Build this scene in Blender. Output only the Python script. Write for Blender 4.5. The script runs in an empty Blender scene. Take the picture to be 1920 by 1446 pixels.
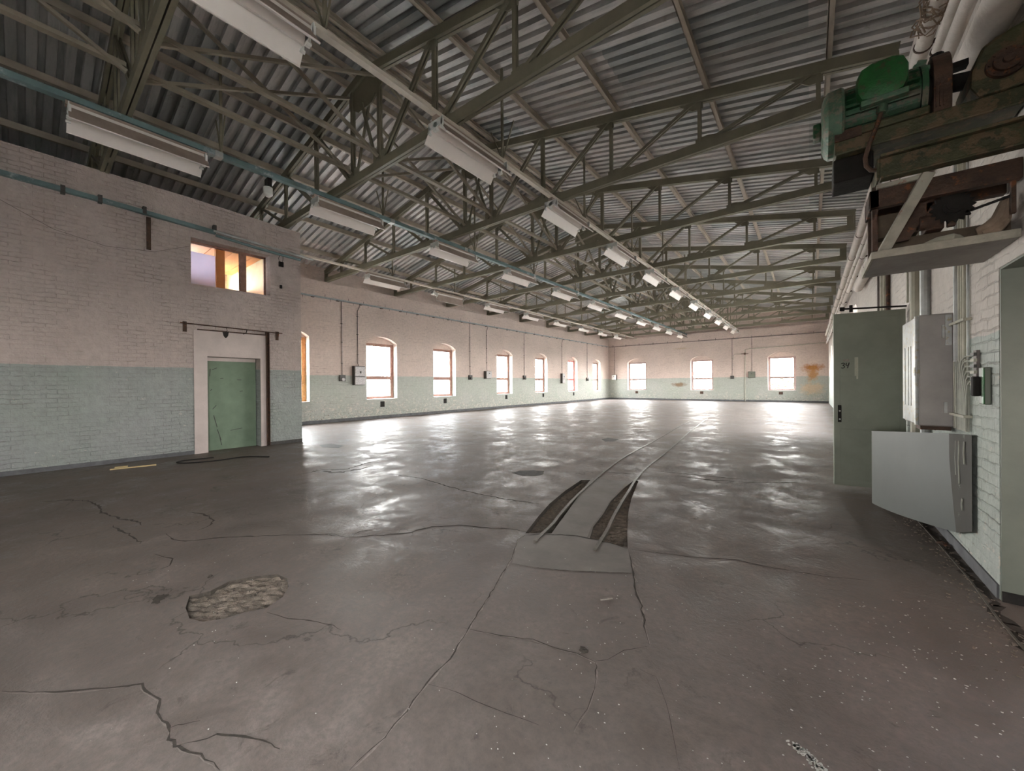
import bpy, math, random
from mathutils import Vector, Matrix
from mathutils.geometry import tessellate_polygon

S = bpy.context.scene
COL = S.collection
random.seed(7)

# ------------------------------------------------------------------ camera
CAM_H = 1.55
yaw, pitch, roll = 0.66268, 0.0034656, -0.0079131
f = Vector((-math.sin(yaw)*math.cos(pitch), math.cos(yaw)*math.cos(pitch), -math.sin(pitch)))
r0 = Vector((math.cos(yaw), math.sin(yaw), 0)); u0 = r0.cross(f)
rr = r0*math.cos(roll) + u0*math.sin(roll); uu = u0*math.cos(roll) - r0*math.sin(roll)
cd = bpy.data.cameras.new('camera'); cam = bpy.data.objects.new('camera', cd); COL.objects.link(cam)
cam.matrix_world = Matrix(((rr.x, uu.x, -f.x, 0), (rr.y, uu.y, -f.y, 0), (rr.z, uu.z, -f.z, CAM_H), (0, 0, 0, 1)))
cd.sensor_width = 36; cd.lens = 716.83/1920*36; cd.clip_start = 0.05; cd.clip_end = 300
S.camera = cam

# ------------------------------------------------------------------ world, exposure
SKY = 24.0
W = bpy.data.worlds.new('sky'); S.world = W; W.use_nodes = True
wn = W.node_tree; wn.nodes.clear()
wo = wn.nodes.new('ShaderNodeOutputWorld'); bg = wn.nodes.new('ShaderNodeBackground')
tc = wn.nodes.new('ShaderNodeTexCoord'); sx = wn.nodes.new('ShaderNodeSeparateXYZ'); rp = wn.nodes.new('ShaderNodeValToRGB')
rp.color_ramp.elements[0].position = 0.0; rp.color_ramp.elements[0].color = (1.0, 0.965, 0.93, 1)
rp.color_ramp.elements[1].position = 0.7; rp.color_ramp.elements[1].color = (0.80, 0.86, 0.95, 1)
wn.links.new(tc.outputs['Generated'], sx.inputs[0]); wn.links.new(sx.outputs['Z'], rp.inputs[0])
wn.links.new(rp.outputs[0], bg.inputs[0]); bg.inputs[1].default_value = SKY; wn.links.new(bg.outputs[0], wo.inputs[0])
S.view_settings.view_transform = 'Standard'; S.view_settings.look = 'None'
S.view_settings.exposure = 1.68; S.view_settings.gamma = 1.0; S.view_settings.use_curve_mapping = False
S.cycles.max_bounces = 10; S.cycles.diffuse_bounces = 7; S.cycles.glossy_bounces = 3; S.cycles.transparent_max_bounces = 8
S.cycles.sample_clamp_indirect = 8.0

def portal(cx, cy, cz, w, h, d):
    """light portal in an opening: helps the renderer find the sky through it; d = direction into the hall"""
    l = bpy.data.lights.new('window_daylight', 'AREA'); l.shape = 'RECTANGLE'; l.size = w; l.size_y = h
    l.cycles.is_portal = True
    o = bpy.data.objects.new('window_daylight', l); COL.objects.link(o)
    z = -Vector(d); y = Vector((0, 0, 1)); x = y.cross(z)
    o.matrix_world = Matrix(((x.x, y.x, z.x, cx), (x.y, y.y, z.y, cy), (x.z, y.z, z.z, cz), (0, 0, 0, 1)))

# ------------------------------------------------------------------ hall measures (metres)
XL, XR, YF, YB = -15.9, 1.05, 36.1, -8.0      # inner faces of left, right, far and back wall
XBLK, YBLK = -11.17, 4.79                      # room block built into the near left
LEDGE = 5.87
RIDGE = -7.3
def zund(d): return 2.11 - 0.205*d             # underside of truss top chord above LEDGE, d metres from the ridge
def zroof(x): return LEDGE + zund(abs(x-RIDGE)) + 0.33
TRUSS_Y = [-5.7, -2.3, 1.05, 4.46, 7.87, 11.25, 14.64, 18.03, 21.45, 24.9, 28.15, 31.2, 34.4]
NODES = [0.5, 2.17, 3.93, 5.68, 7.42]
WIN_L = [5.5, 9.64, 13.55, 18.81, 23.17, 27.97, 32.6]     # near edge of each left wall window, all 1.6 wide
WIN_F = [-13.95, -8.28, -2.63]
WIN_R = [-2.4, 14.4, 17.6, 20.8, 24.0, 27.2, 30.4]  # first one is out of view, a guess added to light the foreground
WW = 1.62

# measured outlines on the floor (metres)
RAILS={"l": [[-2.088,3.095],[-2.163,3.286],[-2.324,3.814],[-2.558,4.695],[-2.783,5.841],[-2.996,6.99],[-3.193,8.66],[-3.192,9.302],[-3.323,10.619],[-3.584,13.416],[-3.894,16.504]],"r": [[-1.536,3.257],[-1.658,3.63],[-1.841,4.286],[-2.067,5.384],[-2.352,6.629],[-2.46,8.023],[-2.666,9.97],[-2.985,12.642],[-3.235,15.253],[-3.532,18.157]]}
POLY={"trl": [[-2.341,3.206],[-2.507,3.677],[-2.664,4.177],[-2.809,4.838],[-2.913,5.528],[-2.789,5.618],[-2.47,4.607],[-2.267,3.901],[-2.068,3.392]],"trr": [[-1.744,3.481],[-1.859,3.788],[-1.942,4.211],[-2.077,4.751],[-2.183,5.475],[-2.226,6.03],[-2.143,5.966],[-1.922,5.102],[-1.736,4.482],[-1.499,3.836],[-1.36,3.491]],"hole": [[-3.63,0.75],[-3.594,0.868],[-3.651,1.003],[-3.577,1.164],[-3.466,1.281],[-3.327,1.299],[-3.185,1.255],[-3.059,1.164],[-3.002,1.04],[-3.063,0.931],[-3.093,0.818],[-3.164,0.72],[-3.28,0.676],[-3.459,0.693]],"st1": [[-4.112,5.25],[-4.098,5.463],[-3.929,5.638],[-3.728,5.68],[-3.612,5.468],[-3.679,5.278],[-3.847,5.203]],"st2": [[-4.57,9.874],[-4.556,10.268],[-4.186,10.141],[-4.148,9.688],[-4.321,9.567]],"st3": [[-10.094,4.743],[-10.109,5.06],[-9.463,5.082],[-9.25,4.83],[-9.666,4.634]],"hole2": [[-3.717,0.554],[-3.827,0.6],[-3.828,0.644],[-3.767,0.655],[-3.714,0.616],[-3.687,0.569]]}
CRACKS={"a": [[-3.27,-0.081],[-3.133,0.019],[-2.947,0.17],[-2.758,0.371],[-2.676,0.373],[-2.548,0.405],[-2.458,0.388],[-2.387,0.388],[-2.309,0.406],[-2.233,0.388],[-2.171,0.398],[-2.123,0.41],[-2.034,0.449],[-1.941,0.472],[-1.885,0.479]],"a2": [[-2.309,0.406],[-2.279,0.447],[-2.237,0.496]],"a3": [[-2.161,0.396],[-2.119,0.459],[-2.092,0.519],[-2.025,0.57],[-1.929,0.621],[-1.845,0.654],[-1.791,0.665]],"b": [[-8.266,0.115],[-8.117,0.343],[-7.806,0.543],[-7.373,0.607],[-6.908,0.59],[-6.445,0.701],[-6.14,0.797],[-5.925,0.811]],"b2": [[-6.171,0.628],[-5.894,0.64],[-5.529,0.696],[-5.233,0.704]],"b3": [[-6.069,1.262],[-5.76,1.348],[-5.499,1.361],[-5.291,1.285],[-5.212,1.149]],"b4": [[-5.393,0.922],[-5.084,0.929],[-4.94,1.004],[-4.75,1.263],[-4.442,1.545],[-4.039,1.9],[-3.84,1.996],[-3.734,2.024]],"b5": [[-4.669,0.724],[-4.678,0.798]],"b6": [[-4.36,0.709],[-4.397,0.777],[-4.533,0.827],[-4.788,0.743]],"c": [[-3.734,2.024],[-3.552,2.212],[-3.346,2.454],[-3.284,2.685],[-3.156,2.839],[-3.015,2.984],[-2.774,3.066],[-2.47,3.237],[-2.336,3.245]],"c2": [[-3.756,2.008],[-3.881,2.0],[-4.022,1.948]],"c3": [[-3.733,2.111],[-3.783,2.199],[-3.695,2.302]],"d": [[-2.316,3.053],[-2.113,2.688],[-1.897,2.181],[-1.728,1.75],[-1.611,1.48],[-1.581,1.284],[-1.52,1.106],[-1.481,0.965],[-1.474,0.836],[-1.469,0.799]],"d2": [[-2.3,3.032],[-2.308,3.16],[-2.215,3.265],[-2.032,3.384],[-1.887,3.458],[-1.668,3.49],[-1.506,3.501],[-1.347,3.471]],"d3": [[-1.347,3.471],[-1.229,3.226],[-1.146,3.055],[-1.062,2.861],[-0.935,2.648],[-0.817,2.377],[-0.756,2.271]],"d4": [[-2.038,2.592],[-1.852,2.647],[-1.609,2.761],[-1.386,2.896],[-1.146,3.055]],"d5": [[-1.744,1.718],[-1.509,1.806],[-1.329,1.893],[-1.19,1.912],[-1.069,1.948],[-0.947,1.95],[-0.913,1.887],[-0.872,1.782],[-0.846,1.642],[-0.841,1.504]],"d6": [[-0.951,1.958],[-0.9,2.007],[-0.858,2.136],[-0.76,2.256]],"d7": [[-1.576,1.279],[-1.399,1.337],[-1.301,1.351],[-1.159,1.383],[-1.106,1.398],[-0.979,1.432]],"d8": [[-0.734,2.048],[-0.647,2.043],[-0.553,1.903],[-0.482,1.747],[-0.417,1.606]],"e": [[-1.347,3.471],[-0.826,3.657],[-0.518,3.824],[-0.25,3.844],[0.063,3.914],[0.387,4.055]],"f": [[-2.945,1.02],[-2.75,1.078],[-2.618,1.157],[-2.436,1.225],[-2.348,1.232]],"g": [[-5.868,3.924],[-5.096,4.064],[-4.231,3.971],[-3.68,3.963],[-3.149,4.016],[-2.774,4.096]],"g2": [[-7.055,2.961],[-7.089,3.346],[-6.772,3.684],[-6.979,4.243],[-7.005,4.624]],"g3": [[-7.12,3.217],[-6.601,3.491],[-6.575,4.108]],"h": [[-1.794,6.698],[-1.275,6.725],[-0.717,6.929],[-0.132,7.357]],"i": [[-2.192,6.846],[-1.326,6.994],[-0.804,7.069]],"j": [[-2.951,6.194],[-2.248,6.461]]}

# ------------------------------------------------------------------ material helpers
def mat(name):
    m = bpy.data.materials.new(name); m.use_nodes = True
    nt = m.node_tree; b = nt.nodes['Principled BSDF']
    return m, nt, b
def N(nt, t, **kw):
    n = nt.nodes.new(t)
    for k, v in kw.items():
        if k.startswith('i_'):
            k = k[2:]
            n.inputs[int(k) if k.isdigit() else k.replace('_', ' ')].default_value = v
        else: setattr(n, k, v)
    return n
def ramp(nt, fac, stops, interp='LINEAR'):
    n = nt.nodes.new('ShaderNodeValToRGB'); n.color_ramp.interpolation = interp
    while len(n.color_ramp.elements) < len(stops): n.color_ramp.elements.new(0.5)
    for e, (p, c) in zip(n.color_ramp.elements, stops):
        e.position = p; e.color = (c, c, c, 1) if isinstance(c, (int, float)) else (*c, 1)
    nt.links.new(fac, n.inputs[0]); return n.outputs[0]
def math_(nt, op, a, b=None, c=None, clamp=False):
    n = nt.nodes.new('ShaderNodeMath'); n.operation = op; n.use_clamp = clamp
    for i, v in enumerate((a, b, c)):
        if v is None: continue
        if isinstance(v, (int, float)): n.inputs[i].default_value = v
        else: nt.links.new(v, n.inputs[i])
    return n.outputs[0]
def mix(nt, fac, a, b, mode='MIX'):
    n = nt.nodes.new('ShaderNodeMix'); n.data_type = 'RGBA'; n.blend_type = mode
    for i, v in ((0, fac), (6, a), (7, b)):
        if isinstance(v, (int, float)): n.inputs[i].default_value = v if i == 0 else (v, v, v, 1)
        elif isinstance(v, tuple): n.inputs[i].default_value = (*v, 1)
        else: nt.links.new(v, n.inputs[i])
    return n.outputs[2]
def noise(nt, vec, scale, detail=4, rough=0.6, dist=0.0):
    n = N(nt, 'ShaderNodeTexNoise', i_Scale=scale, i_Detail=detail, i_Roughness=rough, i_Distortion=dist)
    if vec is not None: nt.links.new(vec, n.inputs['Vector'])
    return n.outputs[0]
def mapping(nt, vec, scale=(1, 1, 1), rot=(0, 0, 0)):
    n = nt.nodes.new('ShaderNodeMapping'); n.inputs['Scale'].default_value = scale; n.inputs['Rotation'].default_value = rot
    nt.links.new(vec, n.inputs[0]); return n.outputs[0]
def bump(nt, b, h, strength=0.5, dist=0.02):
    n = N(nt, 'ShaderNodeBump', i_Strength=strength, i_Distance=dist)
    nt.links.new(h, n.inputs['Height']); nt.links.new(n.outputs[0], b.inputs['Normal'])

def simple(name, c, rough=0.6, metal=0.0, var=0.25, scale=6.0, spots=None, c2=None, bmp=0.0):
    """painted or bare surface with mottling; c2 = second colour worn through by noise"""
    m, nt, b = mat(name)
    g = nt.nodes.new('ShaderNodeNewGeometry').outputs['Position']
    n1 = noise(nt, g, scale, 5, 0.65)
    lo = tuple(v*(1-var) for v in c); hi = tuple(min(1, v*(1+var)) for v in c)
    col = ramp(nt, n1, [(0.3, lo), (0.7, hi)])
    if c2:
        n2 = noise(nt, g, scale*1.7, 6, 0.7)
        t = spots or 0.6
        col = mix(nt, ramp(nt, n2, [(t, 0.0), (min(1, t+0.06), 1.0)]), col, c2)
    nt.links.new(col, b.inputs['Base Color'])
    b.inputs['Roughness'].default_value = rough; b.inputs['Metallic'].default_value = metal
    if bmp: bump(nt, b, noise(nt, g, scale*5, 4), bmp, 0.01)
    return m

def wall_material(name, axis, upper, lower, split=1.98, peel=0.5, brick=1.0, rust=False, bs=0.55, bd=0.014, irr=0.5):
    m, nt, b = mat(name)
    g = nt.nodes.new('ShaderNodeNewGeometry').outputs['Position']
    s = nt.nodes.new('ShaderNodeSeparateXYZ'); nt.links.new(g, s.inputs[0])
    z = s.outputs['Z']; cmb = nt.nodes.new('ShaderNodeCombineXYZ')
    wob = noise(nt, g, 2.2, 2)
    wob2 = noise(nt, g, 7.0, 2)
    nt.links.new(s.outputs['Y' if axis == 'X' else 'X'], cmb.inputs[0])
    nt.links.new(math_(nt, 'ADD', z, math_(nt, 'ADD', math_(nt, 'MULTIPLY', wob, 0.04), math_(nt, 'MULTIPLY', wob2, 0.022+0.03*irr))), cmb.inputs[1])
    br = N(nt, 'ShaderNodeTexBrick', i_Scale=1.0, i_Mortar_Size=0.011, i_Mortar_Smooth=0.9, i_Brick_Width=0.27, i_Row_Height=0.082, offset=0.5)
    nt.links.new(cmb.outputs[0], br.inputs['Vector'])
    mortar = math_(nt, 'MULTIPLY', br.outputs['Fac'], ramp(nt, noise(nt, g, 1.7, 3, 0.6), [(0.38, 1.0-irr), (0.62, 1.0)]))
    fine = noise(nt, g, 38, 5, 0.7); mid = noise(nt, g, 9, 4, 0.6); big = noise(nt, g, 0.7, 4, 0.6)
    # painted colours: light above, sage below a wavering line
    line = math_(nt, 'ADD', z, math_(nt, 'MULTIPLY', math_(nt, 'SUBTRACT', noise(nt, g, 3, 2), 0.5), 0.05))
    low = math_(nt, 'LESS_THAN', line, split)
    up = mix(nt, ramp(nt, big, [(0.3, 0.0), (0.75, 1.0)]), upper, tuple(v*0.84 for v in upper))
    dn = mix(nt, ramp(nt, big, [(0.3, 0.0), (0.7, 1.0)]), lower, tuple(v*k for v, k in zip(lower, (0.86, 0.92, 0.86))))
    col = mix(nt, low, up, dn)
    # peeled flakes: pale plaster and brown brick showing, mostly near the floor
    near_floor = ramp(nt, z, [(0.0, 1.0), (1.0, 0.0)])
    zz = N(nt, 'ShaderNodeMapRange', i_1=0.0, i_2=1.6, i_3=0.075*peel, i_4=0.0); nt.links.new(z, zz.inputs[0])
    fl = math_(nt, 'ADD', noise(nt, mapping(nt, g, (1, 1, 1.8)), 6.5, 6, 0.72), zz.outputs[0])
    col = mix(nt, ramp(nt, fl, [(0.655, 0.0), (0.675, 0.8)]), col, (0.62, 0.57, 0.50))
    fl2 = math_(nt, 'ADD', noise(nt, mapping(nt, g, (1.3, 1.3, 2.0)), 10.5, 6, 0.75), zz.outputs[0])
    col = mix(nt, ramp(nt, fl2, [(0.70, 0.0), (0.72, 1.0)]), col, (0.13, 0.085, 0.06))
    # open joints, streaky along the courses
    js = noise(nt, mapping(nt, g, (1.2, 1.2, 8)), 1.6, 6, 0.75)
    jm = math_(nt, 'MULTIPLY', mortar, ramp(nt, js, [(0.52, 0.0), (0.62, 1.0)]))
    col = mix(nt, math_(nt, 'MULTIPLY', jm, 0.8*brick), col, (0.16, 0.12, 0.10))
    if rust:
        for cx, cz, rx, rz, col2, st in ((0.12, 2.62, 0.75, 0.34, (0.42, 0.17, 0.04), 1.0), (0.15, 2.15, 0.42, 0.6, (0.48, 0.24, 0.08), 0.9), (0.1, 1.05, 0.9, 0.55, (0.60, 0.45, 0.30), 0.8), (-9.2, 1.38, 0.8, 0.24, (0.22, 0.14, 0.08), 0.9), (-9.0, 4.6, 0.9, 0.12, (0.45, 0.33, 0.2), 0.5)):
            dx = math_(nt, 'DIVIDE', math_(nt, 'SUBTRACT', s.outputs['X'], cx), rx)
            dz = math_(nt, 'DIVIDE', math_(nt, 'SUBTRACT', z, cz), rz)
            d = math_(nt, 'SQRT', math_(nt, 'ADD', math_(nt, 'MULTIPLY', dx, dx), math_(nt, 'MULTIPLY', dz, dz)))
            d = math_(nt, 'ADD', d, math_(nt, 'MULTIPLY', math_(nt, 'SUBTRACT', noise(nt, g, 5, 5), 0.5), 1.6))
            col = mix(nt, math_(nt, 'MULTIPLY', ramp(nt, d, [(0.35, 1.0), (1.0, 0.0)]), st), col, col2)
    # soot and dust mottling
    col = mix(nt, 0.55, col, mix(nt, ramp(nt, mid, [(0.35, 0.78), (0.65, 1.0)]), (0, 0, 0), col), 'MIX')
    nt.links.new(col, b.inputs['Base Color']); b.inputs['Roughness'].default_value = 0.62
    b.inputs['Specular IOR Level'].default_value = 0.35
    lump = noise(nt, g, 4.5, 3, 0.55)
    h = math_(nt, 'SUBTRACT', math_(nt, 'ADD', math_(nt, 'ADD', math_(nt, 'MULTIPLY', mid, 0.75), math_(nt, 'MULTIPLY', lump, 1.3*irr)), math_(nt, 'MULTIPLY', fine, 0.22)), math_(nt, 'MULTIPLY', mortar, 0.7*brick))
    bump(nt, b, h, bs, bd)
    return m

UP = (0.67, 0.545, 0.485); LO = (0.445, 0.45, 0.415)
M = {}
M['wall_x'] = wall_material('painted brick side wall', 'X', UP, LO, peel=1.9)
M['wall_y'] = wall_material('painted brick end wall', 'Y', UP, LO, peel=1.6, rust=True)
M['wall_blk'] = wall_material('painted brick block wall', 'X', (0.58, 0.485, 0.445), (0.375, 0.385, 0.378), peel=0.2, brick=.6, bs=0.95, bd=0.035, irr=0.95)
M['wall_r'] = wall_material('painted brick right wall', 'X', (0.62, 0.56, 0.51), (0.45, 0.475, 0.445), split=1.9, peel=0.9, brick=.6, bs=0.9, bd=0.025, irr=0.8)
M['plaster'] = simple('pinkish plaster', (0.60, 0.51, 0.48), 0.75, 0, 0.1, 2.5, c2=(0.30, 0.25, 0.22), spots=0.68, bmp=0.3)
M['steel'] = simple('olive painted steel', (0.20, 0.183, 0.13), 0.55, 0, 0.16, 2.0, c2=(0.11, 0.085, 0.06), spots=0.66)
M['brace'] = simple('brown grey steel', (0.29, 0.25, 0.195), 0.6, 0, 0.16, 2.0, c2=(0.16, 0.12, 0.09), spots=0.66)
M['purlin'] = simple('cream painted steel', (0.42, 0.36, 0.295), 0.6, 0, 0.14, 2.0, c2=(0.24, 0.19, 0.15), spots=0.68)
M['rail'] = simple('cream rail paint', (0.58, 0.52, 0.44), 0.5, 0, 0.15, 3)
M['teal'] = simple('teal painted tray', (0.15, 0.222, 0.228), 0.5, 0.0, 0.25, 1.3, c2=(0.33, 0.38, 0.40), spots=0.58)
M['lamp_in'] = simple('white lamp enamel', (0.80, 0.74, 0.70), 0.4, 0, 0.05, 2)
M['lamp_out'] = simple('dusty brown lamp back', (0.36, 0.28, 0.235), 0.7, 0, 0.2, 3)
M['grey_box'] = simple('grey cast box', (0.42, 0.40, 0.40), 0.5, 0.1, 0.3, 20, c2=(0.13, 0.1, 0.09), spots=0.62)
M['dark_box'] = simple('dark box', (0.06, 0.055, 0.05), 0.5, 0, 0.4, 20)
M['conduit'] = simple('dark conduit', (0.16, 0.13, 0.12), 0.6, 0, 0.3, 8)
M['tray'] = simple('grey blue tray', (0.30, 0.33, 0.34), 0.6, 0, 0.2, 5)
M['frame'] = simple('red brown window wood', (0.30, 0.16, 0.12), 0.6, 0, 0.25, 9, c2=(0.55, 0.50, 0.45), spots=0.66)
M['frame_far'] = simple('pinkish window wood', (0.40, 0.29, 0.27), 0.6, 0, 0.2, 9)
M['frame_red'] = simple('red window wood', (0.62, 0.20, 0.18), 0.6, 0, 0.2, 9)
M['frame_old'] = simple('peeling orange window wood', (0.55, 0.27, 0.10), 0.7, 0, 0.3, 7, c2=(0.6, 0.55, 0.48), spots=0.6)
M['door_mint'] = simple('mint green door', (0.185, 0.25, 0.175), 0.5, 0, 0.12, 4, c2=(0.05, 0.07, 0.05), spots=0.72)
M['leaf'] = simple('grey green sheet door', (0.24, 0.255, 0.205), 0.45, 0.1, 0.12, 2.5, c2=(0.13, 0.12, 0.08), spots=0.72)
M['jamb'] = simple('grey green oil paint', (0.16, 0.175, 0.14), 0.45, 0, 0.12, 3, c2=(0.25, 0.28, 0.22), spots=0.7, bmp=0.15)
M['cabinet'] = simple('dusty grey cabinet', (0.33, 0.305, 0.29), 0.5, 0.2, 0.16, 3, c2=(0.2, 0.15, 0.13), spots=0.7)
M['cabinet_edge'] = simple('worn cabinet edge', (0.46, 0.47, 0.46), 0.4, 0.4, 0.2, 12, c2=(0.42, 0.36, 0.24), spots=0.55)
M['sheet'] = simple('sage sheet metal', (0.10, 0.108, 0.098), 0.5, 0.0, 0.1, 1.5)
M['sheet_back'] = simple('drab sheet metal', (0.05, 0.045, 0.036), 0.75, 0.0, 0.2, 3, c2=(0.24, 0.25, 0.22), spots=0.66)
M['pipe'] = simple('white wrapped pipe', (0.66, 0.60, 0.55), 0.75, 0, 0.12, 5, c2=(0.42, 0.36, 0.30), spots=0.70, bmp=0.6)
M['cable'] = simple('painted cable', (0.33, 0.33, 0.28), 0.6, 0, 0.2, 10)
M['conduit_lt'] = simple('light conduit', (0.46, 0.47, 0.46), 0.45, 0.3, 0.2, 6)
M['conduit_yel'] = simple('drab conduit', (0.42, 0.40, 0.32), 0.55, 0, 0.2, 6)
M['board'] = simple('grey shelf board', (0.30, 0.28, 0.26), 0.7, 0, 0.2, 5, bmp=0.3)
M['board_edge'] = simple('worn shelf edge', (0.42, 0.39, 0.32), 0.75, 0, 0.25, 12, bmp=0.3)
M['green'] = simple('green machine paint', (0.022, 0.085, 0.035), 0.45, 0.1, 0.4, 7, c2=(0.12, 0.11, 0.07), spots=0.5, bmp=0.4)
M['green_lid'] = simple('bright green lid', (0.012, 0.11, 0.022), 0.4, 0.1, 0.3, 12, c2=(0.06, 0.075, 0.03), spots=0.54, bmp=0.4)
M['green_pale'] = simple('pale green cowl', (0.075, 0.15, 0.09), 0.45, 0.1, 0.35, 9, c2=(0.18, 0.17, 0.12), spots=0.5, bmp=0.4)
M['olive'] = simple('oily olive steel', (0.065, 0.065, 0.03), 0.5, 0.2, 0.5, 6, c2=(0.14, 0.095, 0.05), spots=0.5, bmp=0.5)
M['rust'] = simple('rusty steel', (0.08, 0.045, 0.03), 0.7, 0.2, 0.5, 8, c2=(0.22, 0.08, 0.03), spots=0.58, bmp=0.6)
M['black'] = simple('black grease', (0.014, 0.011, 0.009), 0.85, 0.0, 0.5, 8, bmp=0.4)
M['strut'] = simple('pale strut paint', (0.42, 0.40, 0.33), 0.6, 0, 0.2, 8, c2=(0.33, 0.15, 0.10), spots=0.6)
M['rope'] = simple('dusty rag', (0.30, 0.22, 0.16), 0.9, 0, 0.3, 10, bmp=0.5)
M['wood'] = simple('pale wood', (0.55, 0.42, 0.22), 0.7, 0, 0.2, 6)
M['orange_wood'] = simple('orange board lining', (0.62, 0.30, 0.12), 0.6, 0, 0.12, 3)
M['cream_room'] = simple('cream room paint', (0.70, 0.62, 0.40), 0.7, 0, 0.1, 3)
M['crack'] = simple('crack dirt and pit shade', (0.06, 0.048, 0.038), 0.95, 0, 0.4, 30)
M['chip'] = simple('chipped pale edge', (0.27, 0.23, 0.20), 0.9, 0, 0.25, 30)
M['rubble'] = simple('rubble concrete', (0.195, 0.155, 0.122), 0.9, 0, 0.4, 18, c2=(0.05, 0.04, 0.03), spots=0.58, bmp=1.0)
M['patch'] = simple('dark damp patch', (0.085, 0.075, 0.068), 0.8, 0, 0.3, 12, bmp=0.4)
M['slab'] = simple('smooth grey screed', (0.205, 0.178, 0.158), 0.6, 0, 0.18, 3.0, bmp=0.1)
M['track'] = simple('worn rail steel', (0.17, 0.15, 0.125), 0.45, 0.6, 0.3, 14)
M['flake'] = simple('white paint flakes', (0.68, 0.66, 0.60), 0.8, 0, 0.1, 10)
M['white'] = simple('white plastic', (0.75, 0.75, 0.72), 0.5, 0, 0.05, 5)
M['outside'] = simple('outside ground', (0.35, 0.34, 0.31), 0.9, 0, 0.2, 1)
M['leafy'] = simple('green leaves', (0.10, 0.22, 0.05), 0.6, 0, 0.4, 3)
M['brown_board'] = simple('dark brown board', (0.13, 0.095, 0.065), 0.8, 0, 0.3, 8)
M['bark'] = simple('bark', (0.12, 0.09, 0.06), 0.9, 0, 0.3, 5)
M['shed'] = simple('grey shed siding', (0.25, 0.29, 0.33), 0.6, 0, 0.1, 2)

def glass_material():
    m = bpy.data.materials.new('window glass'); m.use_nodes = True; nt = m.node_tree; nt.nodes.clear()
    o = nt.nodes.new('ShaderNodeOutputMaterial'); t = nt.nodes.new('ShaderNodeBsdfTransparent'); g = nt.nodes.new('ShaderNodeBsdfGlossy')
    t.inputs[0].default_value = (0.93, 0.94, 0.93, 1); g.inputs['Roughness'].default_value = 0.03
    fr = nt.nodes.new('ShaderNodeFresnel'); fr.inputs[0].default_value = 1.45; x = nt.nodes.new('ShaderNodeMixShader')
    ge = nt.nodes.new('ShaderNodeNewGeometry'); fro = math_(nt, 'MULTIPLY', fr.outputs[0], math_(nt, 'SUBTRACT', 1.0, ge.outputs['Backfacing']))
    nt.links.new(fro, x.inputs[0]); nt.links.new(t.outputs[0], x.inputs[1]); nt.links.new(g.outputs[0], x.inputs[2]); nt.links.new(x.outputs[0], o.inputs[0])
    return m
M['glass'] = glass_material()

def frosted_material():
    m = bpy.data.materials.new('frosted pane'); m.use_nodes = True; nt = m.node_tree; b = nt.nodes['Principled BSDF']; o = nt.nodes['Material Output']
    b.inputs['Base Color'].default_value = (0.62, 0.62, 0.72, 1); b.inputs['Roughness'].default_value = 0.4
    t = nt.nodes.new('ShaderNodeBsdfTranslucent'); t.inputs[0].default_value = (0.66, 0.66, 0.80, 1); x = nt.nodes.new('ShaderNodeMixShader'); x.inputs[0].default_value = 0.6
    nt.links.new(b.outputs[0], x.inputs[1]); nt.links.new(t.outputs[0], x.inputs[2]); nt.links.new(x.outputs[0], o.inputs[0])
    return m
M['frosted'] = frosted_material()

def roof_material():
    m, nt, b = mat('galvanised corrugated sheet')
    g = nt.nodes.new('ShaderNodeNewGeometry').outputs['Position']
    s = nt.nodes.new('ShaderNodeSeparateXYZ'); nt.links.new(g, s.inputs[0])
    ysh = math_(nt, 'FLOOR', math_(nt, 'DIVIDE', s.outputs['Y'], 0.9)); xsh = math_(nt, 'FLOOR', math_(nt, 'DIVIDE', s.outputs['X'], 2.9))
    c = nt.nodes.new('ShaderNodeCombineXYZ'); nt.links.new(ysh, c.inputs[0]); nt.links.new(xsh, c.inputs[1])
    w = nt.nodes.new('ShaderNodeTexWhiteNoise'); w.noise_dimensions = '3D'; nt.links.new(c.outputs[0], w.inputs['Vector'])
    tone = ramp(nt, w.outputs['Value'], [(0.0, (0.34, 0.35, 0.35)), (0.5, (0.49, 0.475, 0.465)), (1.0, (0.62, 0.58, 0.565))])
    st = noise(nt, mapping(nt, g, (0.5, 4, 1)), 2.2, 6, 0.7)
    tone = mix(nt, ramp(nt, st, [(0.45, 0.0), (0.75, 0.75)]), tone, (0.20, 0.215, 0.22))
    sp = noise(nt, g, 3.1, 5, 0.7)
    tone = mix(nt, ramp(nt, sp, [(0.62, 0.0), (0.72, 0.6)]), tone, (0.16, 0.13, 0.11))
    nt.links.new(tone, b.inputs['Base Color']); b.inputs['Metallic'].default_value = 0.15; b.inputs['Roughness'].default_value = 0.4
    return m
M['roof'] = roof_material()

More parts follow.
